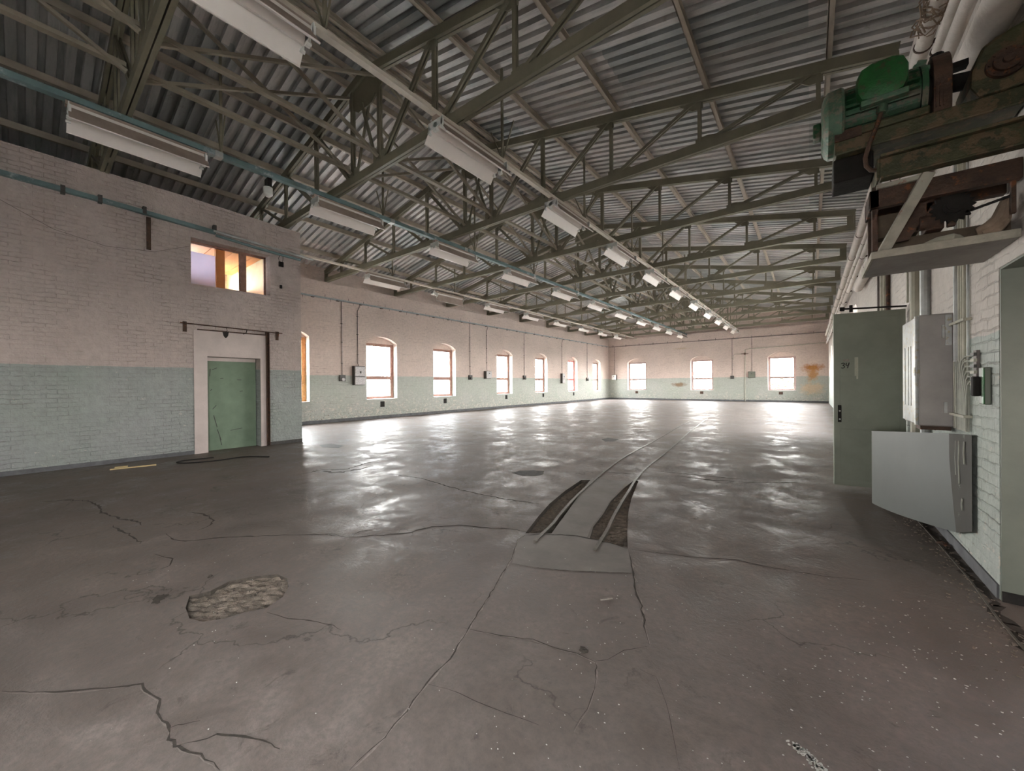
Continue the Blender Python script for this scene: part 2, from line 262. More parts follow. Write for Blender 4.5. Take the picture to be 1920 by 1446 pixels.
def floor_material():
    m, nt, b = mat('worn concrete floor')
    g = nt.nodes.new('ShaderNodeNewGeometry').outputs['Position']
    s = nt.nodes.new('ShaderNodeSeparateXYZ'); nt.links.new(g, s.inputs[0])
    big = noise(nt, g, 0.45, 5, 0.6, 0.3); mid = noise(nt, g, 2.4, 6, 0.7, 0.4); fine = noise(nt, g, 24, 5, 0.75); vf = noise(nt, g, 90, 3, 0.7)
    col = ramp(nt, mid, [(0.3, (0.155, 0.122, 0.104)), (0.52, (0.235, 0.191, 0.167)), (0.75, (0.325, 0.27, 0.24))])
    col = mix(nt, ramp(nt, big, [(0.35, 0.65), (0.6, 0.0)]), col, (0.135, 0.112, 0.098))
    col = mix(nt, ramp(nt, fine, [(0.35, 0.5), (0.6, 0.0)]), col, (0.11, 0.095, 0.085))
    # dark trodden blotches
    bl = noise(nt, g, 5.5, 6, 0.75, 0.6)
    col = mix(nt, ramp(nt, bl, [(0.60, 0.0), (0.70, 0.55)]), col, (0.07, 0.055, 0.048))
    # fine hairline crazing
    vo = N(nt, 'ShaderNodeTexVoronoi', i_Scale=0.55, feature='DISTANCE_TO_EDGE')
    wv = nt.nodes.new('ShaderNodeVectorMath'); wv.operation = 'ADD'
    nz = N(nt, 'ShaderNodeTexNoise', i_Scale=2.5, i_Detail=6.0); nt.links.new(g, nz.inputs['Vector'])
    nt.links.new(g, wv.inputs[0]); nt.links.new(nz.outputs['Color'], wv.inputs[1]); nt.links.new(wv.outputs[0], vo.inputs['Vector'])
    hair = math_(nt, 'MULTIPLY', ramp(nt, vo.outputs['Distance'], [(0.0, 1.0), (0.006, 0.0)]), ramp(nt, noise(nt, g, 0.6, 2), [(0.48, 0.0), (0.56, 0.8)]))
    col = mix(nt, hair, col, (0.06, 0.05, 0.04))
    # specks of white paint and grit near the right wall
    fx = N(nt, 'ShaderNodeMapRange', i_1=-1.6, i_2=0.6, i_3=0.0, i_4=0.05); nt.links.new(s.outputs['X'], fx.inputs[0])
    fy2 = N(nt, 'ShaderNodeMapRange', i_1=1.6, i_2=3.6, i_3=1.0, i_4=0.0); nt.links.new(s.outputs['Y'], fy2.inputs[0])
    sp = math_(nt, 'ADD', noise(nt, g, 60, 3, 0.6), math_(nt, 'MULTIPLY', math_(nt, 'MULTIPLY', fx.outputs[0], fy2.outputs[0]), ramp(nt, noise(nt, g, 3, 4), [(0.4, 0.3), (0.65, 1.0)])))
    col = mix(nt, ramp(nt, sp, [(0.735, 0.0), (0.75, 0.85)]), col, (0.55, 0.53, 0.48))
    nt.links.new(col, b.inputs['Base Color'])
    ro = ramp(nt, math_(nt, 'ADD', math_(nt, 'MULTIPLY', mid, 0.45), math_(nt, 'ADD', math_(nt, 'MULTIPLY', fine, 0.3), math_(nt, 'MULTIPLY', noise(nt, g, 0.9, 4, 0.6), 0.25))), [(0.40, 0.30), (0.60, 0.85)])
    nt.links.new(ro, b.inputs['Roughness'])
    b.inputs['Specular IOR Level'].default_value = 0.27
    h = math_(nt, 'ADD', math_(nt, 'MULTIPLY', mid, 0.8), math_(nt, 'ADD', math_(nt, 'MULTIPLY', fine, 0.26), math_(nt, 'MULTIPLY', vf, 0.05)))
    bump(nt, b, h, 0.5, 0.022)
    return m
M['floor'] = floor_material()

# ------------------------------------------------------------------ mesh helpers
class MB:
    def __init__(s): s.v = []; s.f = []; s.mi = []
    def add(s, vs, fs, mi=0):
        n = len(s.v); s.v += [Vector(v) for v in vs]; s.f += [tuple(i+n for i in f) for f in fs]; s.mi += [mi]*len(fs); return s
    def box(s, x0, x1, y0, y1, z0, z1, mi=0):
        return s.add([(x0,y0,z0),(x1,y0,z0),(x1,y1,z0),(x0,y1,z0),(x0,y0,z1),(x1,y0,z1),(x1,y1,z1),(x0,y1,z1)],
                     [(0,3,2,1),(4,5,6,7),(0,1,5,4),(1,2,6,5),(2,3,7,6),(3,0,4,7)], mi)
    def bar(s, p, q, w, h, up=(0, 0, 1), mi=0):
        """box from p to q, w wide (across) and h high along up"""
        p, q = Vector(p), Vector(q); d = (q-p).normalized(); up = Vector(up)
        if abs(d.dot(up)) > 0.98: up = Vector((0, 1, 0)) if abs(d.y) < 0.9 else Vector((1, 0, 0))
        a = d.cross(up).normalized(); b = a.cross(d).normalized()
        vs = [c + a*(sx*w/2) + b*(sz*h/2) for c in (p, q) for sx, sz in ((-1,-1),(1,-1),(1,1),(-1,1))]
        return s.add(vs, [(0,1,2,3),(7,6,5,4),(0,4,5,1),(1,5,6,2),(2,6,7,3),(3,7,4,0)], mi)
    def cyl(s, p, q, r, n=12, r2=None, mi=0, cap=True):
        p, q = Vector(p), Vector(q); d = (q-p).normalized(); r2 = r if r2 is None else r2
        up = Vector((0, 0, 1)) if abs(d.z) < 0.9 else Vector((0, 1, 0)); a = d.cross(up).normalized(); b = d.cross(a)
        vs = [c + (a*math.cos(t)+b*math.sin(t))*R for c, R in ((p, r), (q, r2)) for t in (2*math.pi*i/n for i in range(n))]
        fs = [(i, (i+1) % n, n+(i+1) % n, n+i) for i in range(n)]
        if cap: fs += [tuple(range(n))[::-1], tuple(range(n, 2*n))]
        return s.add(vs, fs, mi)
    def tube(s, pts, r, n=8, mi=0):
        pts = [Vector(p) for p in pts]; vs = []; k = len(pts); a = None
        for i, p in enumerate(pts):
            d = (pts[min(i+1, k-1)] - pts[max(i-1, 0)]).normalized()
            if a is None: a = d.cross(Vector((0, 0, 1)) if abs(d.z) < 0.9 else Vector((0, 1, 0))).normalized()
            a = (a - d*a.dot(d)).normalized(); b = d.cross(a)
            R = r[i] if isinstance(r, (list, tuple)) else r
            vs += [p + (a*math.cos(t)+b*math.sin(t))*R for t in (2*math.pi*j/n for j in range(n))]
        fs = [(i*n+j, i*n+(j+1) % n, (i+1)*n+(j+1) % n, (i+1)*n+j) for i in range(k-1) for j in range(n)]
        fs += [tuple(range(n))[::-1], tuple(range((k-1)*n, k*n))]
        return s.add(vs, fs, mi)
    def prism(s, poly, axis, a0, a1, mi=0):
        """poly in the two other axes (x: yz, y: xz, z: xy), extruded from a0 to a1"""
        def mk(p, a): return {'x': (a, p[0], p[1]), 'y': (p[0], a, p[1]), 'z': (p[0], p[1], a)}[axis]
        n = len(poly); vs = [mk(p, a0) for p in poly] + [mk(p, a1) for p in poly]
        tri = tessellate_polygon([[Vector((p[0], p[1], 0)) for p in poly]])
        fs = [tuple(t) for t in tri] + [tuple(i+n for i in t)[::-1] for t in tri] + [(i, (i+1) % n, n+(i+1) % n, n+i) for i in range(n)]
        return s.add(vs, fs, mi)
    def build(s, name, m, parent=None, smooth=False, bevel=0.0):
        me = bpy.data.meshes.new(name); off = Vector((0, 0, 0))
        if parent is not None:
            p = parent
            while p is not None: off += p.location; p = p.parent
        me.from_pydata([tuple(v-off) for v in s.v], [], s.f); me.update()
        for mm in (m if isinstance(m, (list, tuple)) else [m]): me.materials.append(mm)
        for p, i in zip(me.polygons, s.mi): p.material_index = i
        import bmesh
        b = bmesh.new(); b.from_mesh(me); bmesh.ops.recalc_face_normals(b, faces=b.faces); b.to_mesh(me); b.free()
        if smooth:
            me.polygons.foreach_set('use_smooth', [True]*len(me.polygons))
            me.set_sharp_from_angle(angle=math.radians(35))
        o = bpy.data.objects.new(name, me); COL.objects.link(o)
        if parent is not None: o.parent = parent
        if bevel:
            bv = o.modifiers.new('bevel', 'BEVEL'); bv.width = bevel; bv.segments = 2; bv.limit_method = 'ANGLE'
        return o
def tag(o, label, cat, group=None, kind=None):
    if label: o['label'] = label
    if cat: o['category'] = cat
    if group: o['group'] = group
    if kind: o['kind'] = kind
    return o
def thing(name, label, cat, loc=(0, 0, 0), group=None):
    o = bpy.data.objects.new(name, None); COL.objects.link(o); o.location = loc; o.empty_display_size = 0.1
    return tag(o, label, cat, group)
def copy_tree(o, parent=None):
    c = o.copy(); COL.objects.link(c); c.parent = parent
    for ch in [x for x in bpy.data.objects if x.parent == o]: copy_tree(ch, c)
    return c
def struct(o): o['kind'] = 'structure'; return o
ORD = ['first', 'second', 'third', 'fourth', 'fifth', 'sixth', 'seventh', 'eighth', 'ninth', 'tenth', 'eleventh', 'twelfth']

# ================================================================== THE SETTING
def arch_pts(a, b, zs, zt, n=14):
    """segmental arch from (a, zs) over the top zt to (b, zs)"""
    h = zt-zs; w = (b-a)/2; R = (w*w+h*h)/(2*h); cx = (a+b)/2; cz = zt-R; t = math.asin(w/R)
    return [(cx + R*math.sin(-t+2*t*i/n), cz + R*math.cos(-t+2*t*i/n)) for i in range(n+1)]
SILL, SPRING, ARCH = 0.9, 3.54, 3.82

def arched_wall(mb, axis, a0, a1, ztop, opens, t0, t1):
    """wall along y (axis x) or x (axis y) from a0 to a1, between t0 and t1 thick; opens = [(start, end, sill, spring, arch)]"""
    def bx(u0, u1, z0, z1):
        if axis == 'x': mb.box(t0, t1, u0, u1, z0, z1)
        else: mb.box(u0, u1, t0, t1, z0, z1)
    cur = a0
    for (u0, u1, zs, zp, za) in sorted(opens):
        bx(cur, u0, 0, ztop)
        if zs > 0: bx(u0, u1, 0, zs)
        if za > zp:
            pts = arch_pts(u0, u1, zp, za)
            mb.prism([(u0, ztop)] + pts + [(u1, ztop)], axis, t0, t1)
        else: bx(u0, u1, zp, ztop)
        cur = u1
    bx(cur, a1, 0, ztop)

TH = 0.45
# floor slab with the pothole and the two rail trenches cut out of it
outer = [(-16.6, -8.4), (1.8, -8.4), (1.8, 36.8), (-16.6, 36.8)]
holes = [POLY['trl'], POLY['trr'], POLY['hole']]
loops = [[Vector((x, y, 0)) for x, y in outer]] + [[Vector((x, y, 0)) for x, y in h] for h in holes]
flat = [v for l in loops for v in l]
fm = MB(); fm.add(flat, [tuple(t) for t in tessellate_polygon(loops)])
for h, dp in zip(holes, (0.06, 0.035, 0.035)):
    n = len(h); fm.add([(x, y, 0) for x, y in h] + [(x, y, -dp-0.03) for x, y in h], [(i, (i+1) % n, n+(i+1) % n, n+i) for i in range(n)], 1)  # hole sides coloured dark in place of shade, else they show as lit rims
fm.box(-16.6, 1.8, -8.4, 36.8, -0.30, -0.14)
floor = struct(fm.build('floor', [M['floor'], M['crack']]))
me = floor.data
import bmesh
b = bmesh.new(); b.from_mesh(me)
for fc in b.faces:
    if abs(fc.calc_center_median().z) < 1e-4 and fc.normal.z < 0: fc.normal_flip()
b.to_mesh(me); b.free()
def pit(poly, z, amp, seed):
    """uneven broken bottom inside an outline"""
    random.seed(seed)
    xs = [p[0] for p in poly]; ys = [p[1] for p in poly]; st = max(0.03, (max(ys)-min(ys))/60); m = MB()
    x0, x1, y0, y1 = min(xs)-.02, max(xs)+.02, min(ys)-.02, max(ys)+.02
    nx = int((x1-x0)/st)+2; ny = int((y1-y0)/st)+2
    vs = [(x0+(x1-x0)*i/(nx-1), y0+(y1-y0)*j/(ny-1), z+random.uniform(-amp, amp)) for j in range(ny) for i in range(nx)]
    m.add(vs, [(j*nx+i, j*nx+i+1, (j+1)*nx+i+1, (j+1)*nx+i) for j in range(ny-1) for i in range(nx-1)])
    return m
for k, z in (('trl', -0.055), ('trr', -0.03), ('hole', -0.026)):
    o = pit(POLY[k], z, 0.011, hash(k[0]) % 7 if False else len(k)).build('broken_concrete', M['rubble'], floor)

def ribbon(pts, w, z, jit=0.5, seed=1):
    """thin ragged ribbon along a polyline, closed with a little thickness"""
    random.seed(seed); P = []
    for (x0, y0), (x1, y1) in zip(pts, pts[1:]):
        L = math.hypot(x1-x0, y1-y0); n = max(2, int(L/0.05)); 
        for i in range(n):
            t = i/n; P.append((x0+(x1-x0)*t + random.gauss(0, w*0.45), y0+(y1-y0)*t + random.gauss(0, w*0.45)))
    P.append(pts[-1]); n = len(P); vs = []; 
    for i, (x, y) in enumerate(P):
        a = P[max(0, i-1)]; c = P[min(n-1, i+1)]; dx, dy = c[0]-a[0], c[1]-a[1]; L = math.hypot(dx, dy) or 1
        e = min(1.0, 0.15+min(i, n-1-i)/6)
        ww = w*e*(1+random.uniform(-jit, jit))/2
        vs += [(x-dy/L*ww, y+dx/L*ww, z), (x+dy/L*ww, y-dx/L*ww, z)]
    m = MB(); m.add(vs, [(2*i, 2*i+1, 2*i+3, 2*i+2) for i in range(n-1)])
    vb = [(v[0], v[1], z-0.001) for v in vs]
    m.add(vb, [(2*i, 2*i+2, 2*i+3, 2*i+1) for i in range(n-1)])
    return m
CW = {'a': .009, 'a2': .009, 'a3': .008, 'b': .022, 'b2': .02, 'b3': .018, 'b4': .014, 'b5': .012, 'b6': .014, 'c': .020, 'c2': .015, 'c3': .02,
      'd': .007, 'd2': .013, 'd3': .010, 'd4': .006, 'd5': .004, 'd6': .005, 'd7': .003, 'd8': .003, 'e': .006, 'f': .006, 'g': .018, 'g2': .03, 'g3': .05, 'h': .02, 'i': .02, 'j': .02}
for i, (k, p) in enumerate(CRACKS.items()):
    ribbon(p, CW[k], 0.0015, 0.6, i+1).build('crack', M['crack'], floor)
    if k in ('d', 'd2', 'd3', 'd4', 'd5', 'a'):
        q = [(x+0.006, y-0.006) for x, y in p]
        ribbon(q, 0.009 if k in ('d', 'd2', 'd3') else .005, 0.001, 0.9, i+40).build('chipped_edge', M['chip'], floor)
for k in ('st1', 'st2', 'st3', 'hole2'):
    m = MB(); poly = POLY[k]; random.seed(3); R = []
    n = len(poly)
    for i in range(n):
        a, c = poly[i], poly[(i+1) % n]
        for t in (0, .33, .66): R.append((a[0]+(c[0]-a[0])*t+random.uniform(-.015, .015), a[1]+(c[1]-a[1])*t+random.uniform(-.015, .015)))
    m.prism(R, 'z', 0.0005, 0.0022); m.build('damp_patch', M['patch'] if k != 'hole2' else M['crack'], floor)
# smoother screed repaired in where the rails end
m = MB(); m.prism([(p[0], p[1]) for p in CRACKS['d2']] + [(p[0], p[1]) for p in CRACKS['d3'][1:3]] + [(p[0], p[1]) for p in CRACKS['d4'][::-1][1:]], 'z', 0.0003, 0.001)
m.build('screed_patch', M['slab'], floor)
m = MB(); m.prism([(-2.26, 3.28), (-2.12, 3.36), (-2.28, 3.9), (-2.5, 4.62), (-2.74, 5.4), (-2.83, 5.75), (-2.3, 5.85), (-2.22, 5.5), (-2.1, 4.8), (-1.97, 4.25), (-1.88, 3.8), (-1.77, 3.46), (-1.95, 3.33)], 'z', 0.0003, 0.0009)
m.build('screed_patch', M['slab'], floor)
# brown grease smears beside the old joint
# two narrow-gauge rails, curving away down the hall
def railbar(pts, name):
    m = MB(); P = []
    # smooth the measured line
    n = 40; ys = [p[1] for p in pts]
    def at(y):
        for (xa, ya), (xb, yb) in zip(pts, pts[1:]):
            if ya <= y <= yb: return xa+(xb-xa)*(y-ya)/(yb-ya)
        return pts[-1][0]
    for i in range(n+1):
        y = ys[0]+(ys[-1]-ys[0])*(i/n)**1.4
        w = 0.35+0.04*y
        P.append(((at(max(ys[0], y-w))+at(y)+at(min(ys[-1], y+w)))/3, y))
    tz = 0.007
    for (xa, ya), (xb, yb) in zip(P, P[1:]):
        m.bar((xa, ya, tz-0.035), (xb, yb, tz-0.035), 0.034, 0.07)
    return m
for k in ('l', 'r'):
    pts = [tuple(p) for p in RAILS[k]]
    o = railbar(pts, k).build('track_rail', M['track'])
    tag(o, 'narrow steel track rail sunk in the concrete floor, the %s one of the curving pair' % ('left' if k == 'l' else 'right'), 'rail', 'sunken track rails')

# ---- walls
lw = MB(); arched_wall(lw, 'x', YB-0.4, YF+TH, LEDGE, [(y, y+WW, SILL, SPRING, ARCH) for y in WIN_L] + [(1.0, 3.8, 3.95, 5.1, 5.1)], XL-TH, XL)
lw.box(XL-TH, XL-0.25, YB-0.4, YF+TH, LEDGE, 7.1)
struct(lw.build('wall_left', M['wall_x']))
fw = MB(); arched_wall(fw, 'y', XL, XR, LEDGE, [(x, x+1.78, SILL, SPRING, 3.9) for x in WIN_F], YF, YF+TH)
fw.prism([(XL-.3, LEDGE), (XR+.3, LEDGE), (XR+.3, zroof(XR)+.1), (RIDGE, zroof(RIDGE)+.15), (XL-.3, zroof(XL)+.1)], 'y', YF+0.22, YF+TH)
struct(fw.build('wall_far', M['wall_y']))
rw = MB(); arched_wall(rw, 'x', YB-0.4, YF+TH, LEDGE, [(y, y+WW, SILL, SPRING, ARCH) for y in WIN_R] + [(1.1, 4.24, 0, 2.34, 2.34)], XR, XR+TH)
rw.box(XR+0.22, XR+TH, YB-0.4, YF+TH, LEDGE, 7.1)
struct(rw.build('wall_right', M['wall_r']))
bw = MB(); arched_wall(bw, 'y', XL, XR, LEDGE, [(-2.4, -1.2, .9, 2.5, 2.5)], YB-TH, YB)  # unseen opening added in the back wall to throw light forward
bw.prism([(XL-.3, LEDGE), (XR+.3, LEDGE), (XR+.3, zroof(XR)+.1), (RIDGE, zroof(RIDGE)+.15), (XL-.3, zroof(XL)+.1)], 'y', YB-TH, YB-0.2)
struct(bw.build('wall_back', M['wall_y']))
# room block in the near left: front wall with a door recess and an upper window
k = MB()
X0, X1 = XBLK-0.35, XBLK
DY0, DY1, DZ = 2.68, 3.78, 2.26; WY0, WY1, WZ0, WZ1 = 2.40, 4.03, 3.92, 4.98
def topz(y): return 5.94 - 0.032*max(0.0, y-0.5)
for y0, y1 in ((YB, WY0), (WY0, DY0), (DY0, DY1), (DY1, WY1), (WY1, YBLK)):
    cuts = []
    if DY0 <= y0 and y1 <= DY1: cuts.append((0, DZ))
    if WY0 <= y0 and y1 <= WY1: cuts.append((WZ0, WZ1))
    z = 0
    for c0, c1 in cuts:
        if c0 > z: k.box(X0, X1, y0, y1, z, c0)
        z = c1
    k.prism([(y0, z), (y1, z), (y1, topz(y1)), (y0, topz(y0))], 'x', X0, X1)
k.box(XL, X0, YBLK-0.35, YBLK, 0, 5.6)
struct(k.build('wall_inner', M['wall_blk']))
k = MB(); k.box(XL, X0, YB, YBLK-0.35, 5.42, 5.6); k.box(XL, X0, YB, YBLK-0.35, 3.45, 3.6); struct(k.build('ceiling_room', M['plaster']))
# lining of the upper room seen through its window
k = MB(); k.box(XL+.001, X0-.002, YBLK-0.40, YBLK-0.352, 3.6, 5.42); k.box(-14.2, -14.1, 0.0, YBLK-.4, 3.6, 4.55); struct(k.build('wall_room_side', M['cream_room']))
k = MB(); k.box(XL+.5, X0-.002, 0.0, YBLK-.41, 5.30, 5.41); k.box(-12.66, -12.54, 3.22, 3.42, 3.6, 5.3); k.box(-12.64, -12.56, 3.42, YBLK-.41, 3.6, 3.95)
for i in range(9): k.box(-15.2, X0-.01, .3+i*.48, .32+i*.48, 5.28, 5.30)
struct(k.build('ceiling_lining', M['orange_wood']))
struct(MB().box(-12.61, -12.59, 1.2, 3.22, 3.6, 5.05).build('wall_room_partition', M['frosted']))
# plaster surround of the recessed door
t = MB(); t.box(XBLK, XBLK+.018, 2.43, DY0, 0, 2.86); t.box(XBLK, XBLK+.018, DY1, 3.90, 0, 2.86); t.box(XBLK, XBLK+.018, DY0, DY1, DZ, 2.86)
struct(t.build('trim_1', M['plaster']))
d = struct(MB().box(XBLK-0.33, XBLK-0.27, DY0, DY1-.02, 0.0, DZ).build('door_1', M['door_mint'])); tag(d, 'mint green scuffed door set deep in the pale room block wall', 'door')
struct(MB().box(XBLK-.268, XBLK-.245, DY0, DY1-.03, DZ-.09, DZ-.005).build('door_frame', M['plaster'], d))
random.seed(5)
sc = MB()
for (y, z, L, a) in ((2.83, 1.95, .12, .5), (2.79, 1.8, .18, 1.5), (3.0, 1.75, .06, .1), (3.35, 1.72, .09, -.1), (2.8, 1.45, .05, .9), (3.4, 1.42, .07, .2), (2.86, .85, .3, -1.35), (2.93, .5, .28, -1.3), (2.98, .3, .2, -1.4), (3.2, .45, .25, .15), (2.84, 1.0, .12, .9)):
    sc.bar((XBLK-.268, y, z), (XBLK-.268, y+L*math.cos(a), z+L*math.sin(a)), .004, .012)
sc.build('scratch', M['dark_box'], d)
# baseboards: dark tarred strip at the foot of the walls
for nm, bx in (('baseboard_left', (XL, XL+.012, YBLK, YF, 0, .13)), ('baseboard_far', (XL+.013, XR, YF-.012, YF, 0, .13)), ('baseboard_block', (XBLK, XBLK+.010, YB, 2.42, 0, .085)), ('baseboard_right', (XR-.012, XR, 4.25, 7.4, 0, .10))):
    struct(MB().box(*bx).build(nm, simple('tarred foot '+nm, (0.12, 0.12, 0.125), .8, 0, .3, 6)))
struct(MB().box(XBLK, XBLK+.010, 3.95, YBLK, 0, .085).build('baseboard_block', M['dark_box']))
# deep jamb of the near right opening, painted in grey green oil paint
jm = MB(); jm.box(XR+.004, XR+TH+1.2, 4.22, 4.24-.001, 0, 2.34); jm.box(XR+.004, XR+TH, 1.1, 4.22, 2.325, 2.339); struct(jm.build('trim_2', M['jamb']))
# side room behind the near right opening
sr = MB(); sr.box(XR+TH+1.2, 6.2, 4.22, 4.4, 0, 2.9); sr.box(6.0, 6.2, .3, 4.22, 0, 2.9); sr.box(XR+TH, 4.0, .3, .5, 0, 2.9); sr.box(5.2, 6.0, .3, .5, 0, 2.9); sr.box(4.0, 5.2, .3, .5, 0, 1.3); sr.box(4.0, 5.2, .3, .5, 2.0, 2.9)
struct(sr.build('wall_side_room', M['plaster'])); struct(MB().box(XR+TH, 6.2, .3, 4.4, 2.9, 3.0).build('ceiling_side_room', M['plaster'])); struct(MB().box(XR+TH+.2, 6.2, .3, 4.4, -.1, -.001).build('floor_side_room', M['floor']))
jm = MB(); jm.box(XR+.003, XR+TH+1.2, 4.205, 4.219, 0, .07); struct(jm.build('baseboard_opening', M['black']))

# ---- corrugated roof: ribs run down each slope
def sheet(x_from, x_to, y0, y1, pitch=0.226, dep=0.10):
    m = MB(); prof = []; y = y0
    while y < y1:
        prof += [(y, 0), (y+.122, 0), (y+.135, dep), (y+.213, dep)]; y += pitch
    nseg = 2; n = len(prof); vs = []
    for i in range(nseg+1):
        x = x_from+(x_to-x_from)*i/nseg
        vs += [(x, p[0], zroof(x)+p[1]) for p in prof]
    m.add(vs, [(i*n+j, i*n+j+1, (i+1)*n+j+1, (i+1)*n+j) for i in range(nseg) for j in range(n-1)])
    zt = .09
    m.add([(x_from, y0-.3, zroof(x_from)+zt), (x_to, y0-.3, zroof(x_to)+zt), (x_to, y1+.3, zroof(x_to)+zt), (x_from, y1+.3, zroof(x_from)+zt)], [(0, 1, 2, 3)])
    return m
rf = sheet(RIDGE, XR+.6, YB-.5, YF+.5); r2 = sheet(XL-.6, RIDGE, YB-.5, YF+.5)
rf.add(r2.v, r2.f)
struct(rf.build('ceiling', M['roof']))

# ---- windows
def hall_window(idx, axis, u0, w, t_in, sgn, mtl, ztop=3.52, tilt=0.0):
    """frame, two panes and sill in an arched opening; t_in = coordinate of the frame's room side, sgn = outward direction"""
    u1 = u0+w; fr = .17; rl = .13; dpt = .06
    def bx(m, a0, a1, z0, z1, d0=0.0, d1=dpt):
        lo, hi = sorted((t_in+sgn*d0, t_in+sgn*d1))
        if axis == 'x': m.box(lo, hi, a0, a1, z0, z1)
        else: m.box(a0, a1, lo, hi, z0, z1)
    # filled head of the arch above the frame
    F = MB(); z0, z1, zt = SILL, ztop, 1.90
    bx(F, u0, u0+fr, z0, z1); bx(F, u1-fr, u1, z0, z1); bx(F, u0+fr, u1-fr, z0, z0+rl); bx(F, u0+fr, u1-fr, z1-rl, z1); bx(F, u0+fr, u1-fr, zt-.085, zt+.085, -.015, dpt)
    fo = struct(F.build('window_%d' % idx, mtl, bevel=.006))
    P = MB(); bx(P, u0+fr, u1-fr, z0+rl, zt-.085, .025, .032); P.build('lower_pane', M['glass'], fo)
    P = MB(); bx(P, u0+fr, u1-fr, zt+.085, z1-rl, .025, .032); P.build('upper_pane', M['glass'], fo)
    T = MB(); pts = [p for p in arch_pts(u0, u1, SPRING, ARCH if axis == 'x' else 3.9)]
    lo, hi = sorted((t_in, t_in+sgn*.08)); T.prism([(u0, z1)] + pts + [(u1, z1)], axis, lo, hi)
    T.build('arch_infill', M['wall_x'] if axis == 'x' else M['wall_y'], fo)
    B = MB(); bx(B, u0+.002, u1-.002, SILL-.001, SILL+.012, -.28, 0); B.build('sill', M['plaster'], fo)
    return fo
wi = 0
for j, y in enumerate(WIN_L):
    wi += 1
    hall_window(wi, 'x', y, WW, XL-.30, -1, [M['frame_old'], M['frame'], M['frame'], M['frame'], M['frame'], M['frame_red'], M['frame']][j])
    portal(XL-.42, y+WW/2, 2.2, WW, 2.7, (1, 0, 0))
for x in WIN_F:
    wi += 1; hall_window(wi, 'y', x, 1.78, YF+.30, 1, M['frame_far']); portal(x+.89, YF+.42, 2.2, 1.7, 2.7, (0, -1, 0))
for y in WIN_R:
    wi += 1; hall_window(wi, 'x', y, WW, XR+.30, 1, M['frame']); portal(XR+.42, y+WW/2, 2.2, WW, 2.7, (-1, 0, 0))
portal(-1.8, YB-.42, 1.7, 1.2, 1.6, (0, 1, 0)); portal(4.6, .52, 1.65, 1.2, .7, (0, 1, 0))
portal(XL-.42, 2.4, 4.52, 2.8, 1.15, (1, 0, 0))
# upper window of the room block: red-brown frame with a mullion
F = MB(); xx0, xx1 = XBLK-.30, XBLK-.24
F.box(xx0, xx1, WY0, WY1-.02, WZ0, WZ0+.045); F.box(xx0, xx1, WY0, WY1-.02, WZ1-.06, WZ1-.01); F.box(xx0, xx1, WY0, WY0+.05, WZ0, WZ1-.01); F.box(xx0, xx1, WY1-.06, WY1-.02, WZ0, WZ1-.01); F.box(xx0-.01, xx1+.02, 3.42, 3.56, WZ0, WZ1-.01)
fo = struct(F.build('window_%d' % (wi+1), M['frame'])); P = MB(); P.box(xx0+.02, xx0+.026, WY0+.05, 3.42, WZ0+.045, WZ1-.06); P.build('window_pane', M['glass'], fo)
P = MB(); P.box(xx0+.02, xx0+.026, 3.56, WY1-.06, WZ0+.045, WZ1-.06); P.build('window_pane', M['glass'], fo)

# ---- outside: ground, a shed and a shrub glimpsed through the windows
g = MB(); g.add([(-90, -60, -.4), (80, -60, -.4), (80, 130, -.4), (-90, 130, -.4)], [(0, 1, 2, 3)]); struct(g.build('ground_outside', M['outside']))
sh = MB(); sh.box(-30, -26, 20.8, 26.4, -.4, 6.0)
for i in range(24): sh.box(-26.0, -25.96, 20.8, 26.4, .2+i*.24, .26+i*.24)
tag(sh.build('shed', M['shed']), 'grey sided shed outside, seen through the second full window of the left wall', 'shed')
tr = thing('shrub', 'green leafy shrub outside, seen through the right window of the far wall', 'shrub', (-2.0, 43.0, -.4))
random.seed(11); lf = MB()
for i in range(1500):
    th = random.uniform(0, 6.283); r = random.random()**.6; zz = random.random()
    c = Vector((-2.0+r*1.7*math.cos(th)*(1-zz*.4), 43+r*1.3*math.sin(th)*(1-zz*.4), .2+zz*1.75*(1-.3*r))); a = Vector((random.gauss(0, 1), random.gauss(0, 1), random.gauss(0, 1))).normalized()*.13; b_ = a.orthogonal().normalized()*.05
    lf.add([c-a, c+b_, c+a, c-b_], [(0, 1, 2, 3)])
lf.build('foliage', M['leafy'], tr)
st = MB()
for i in range(5): st.tube([(-2, 43, -.4), (-2+.25*(i-2), 43+.1*(i % 2), .5), (-2+.5*(i-2), 43, 1.2)], [.05, .035, .01], 6)
st.build('stem', M['bark'], tr)

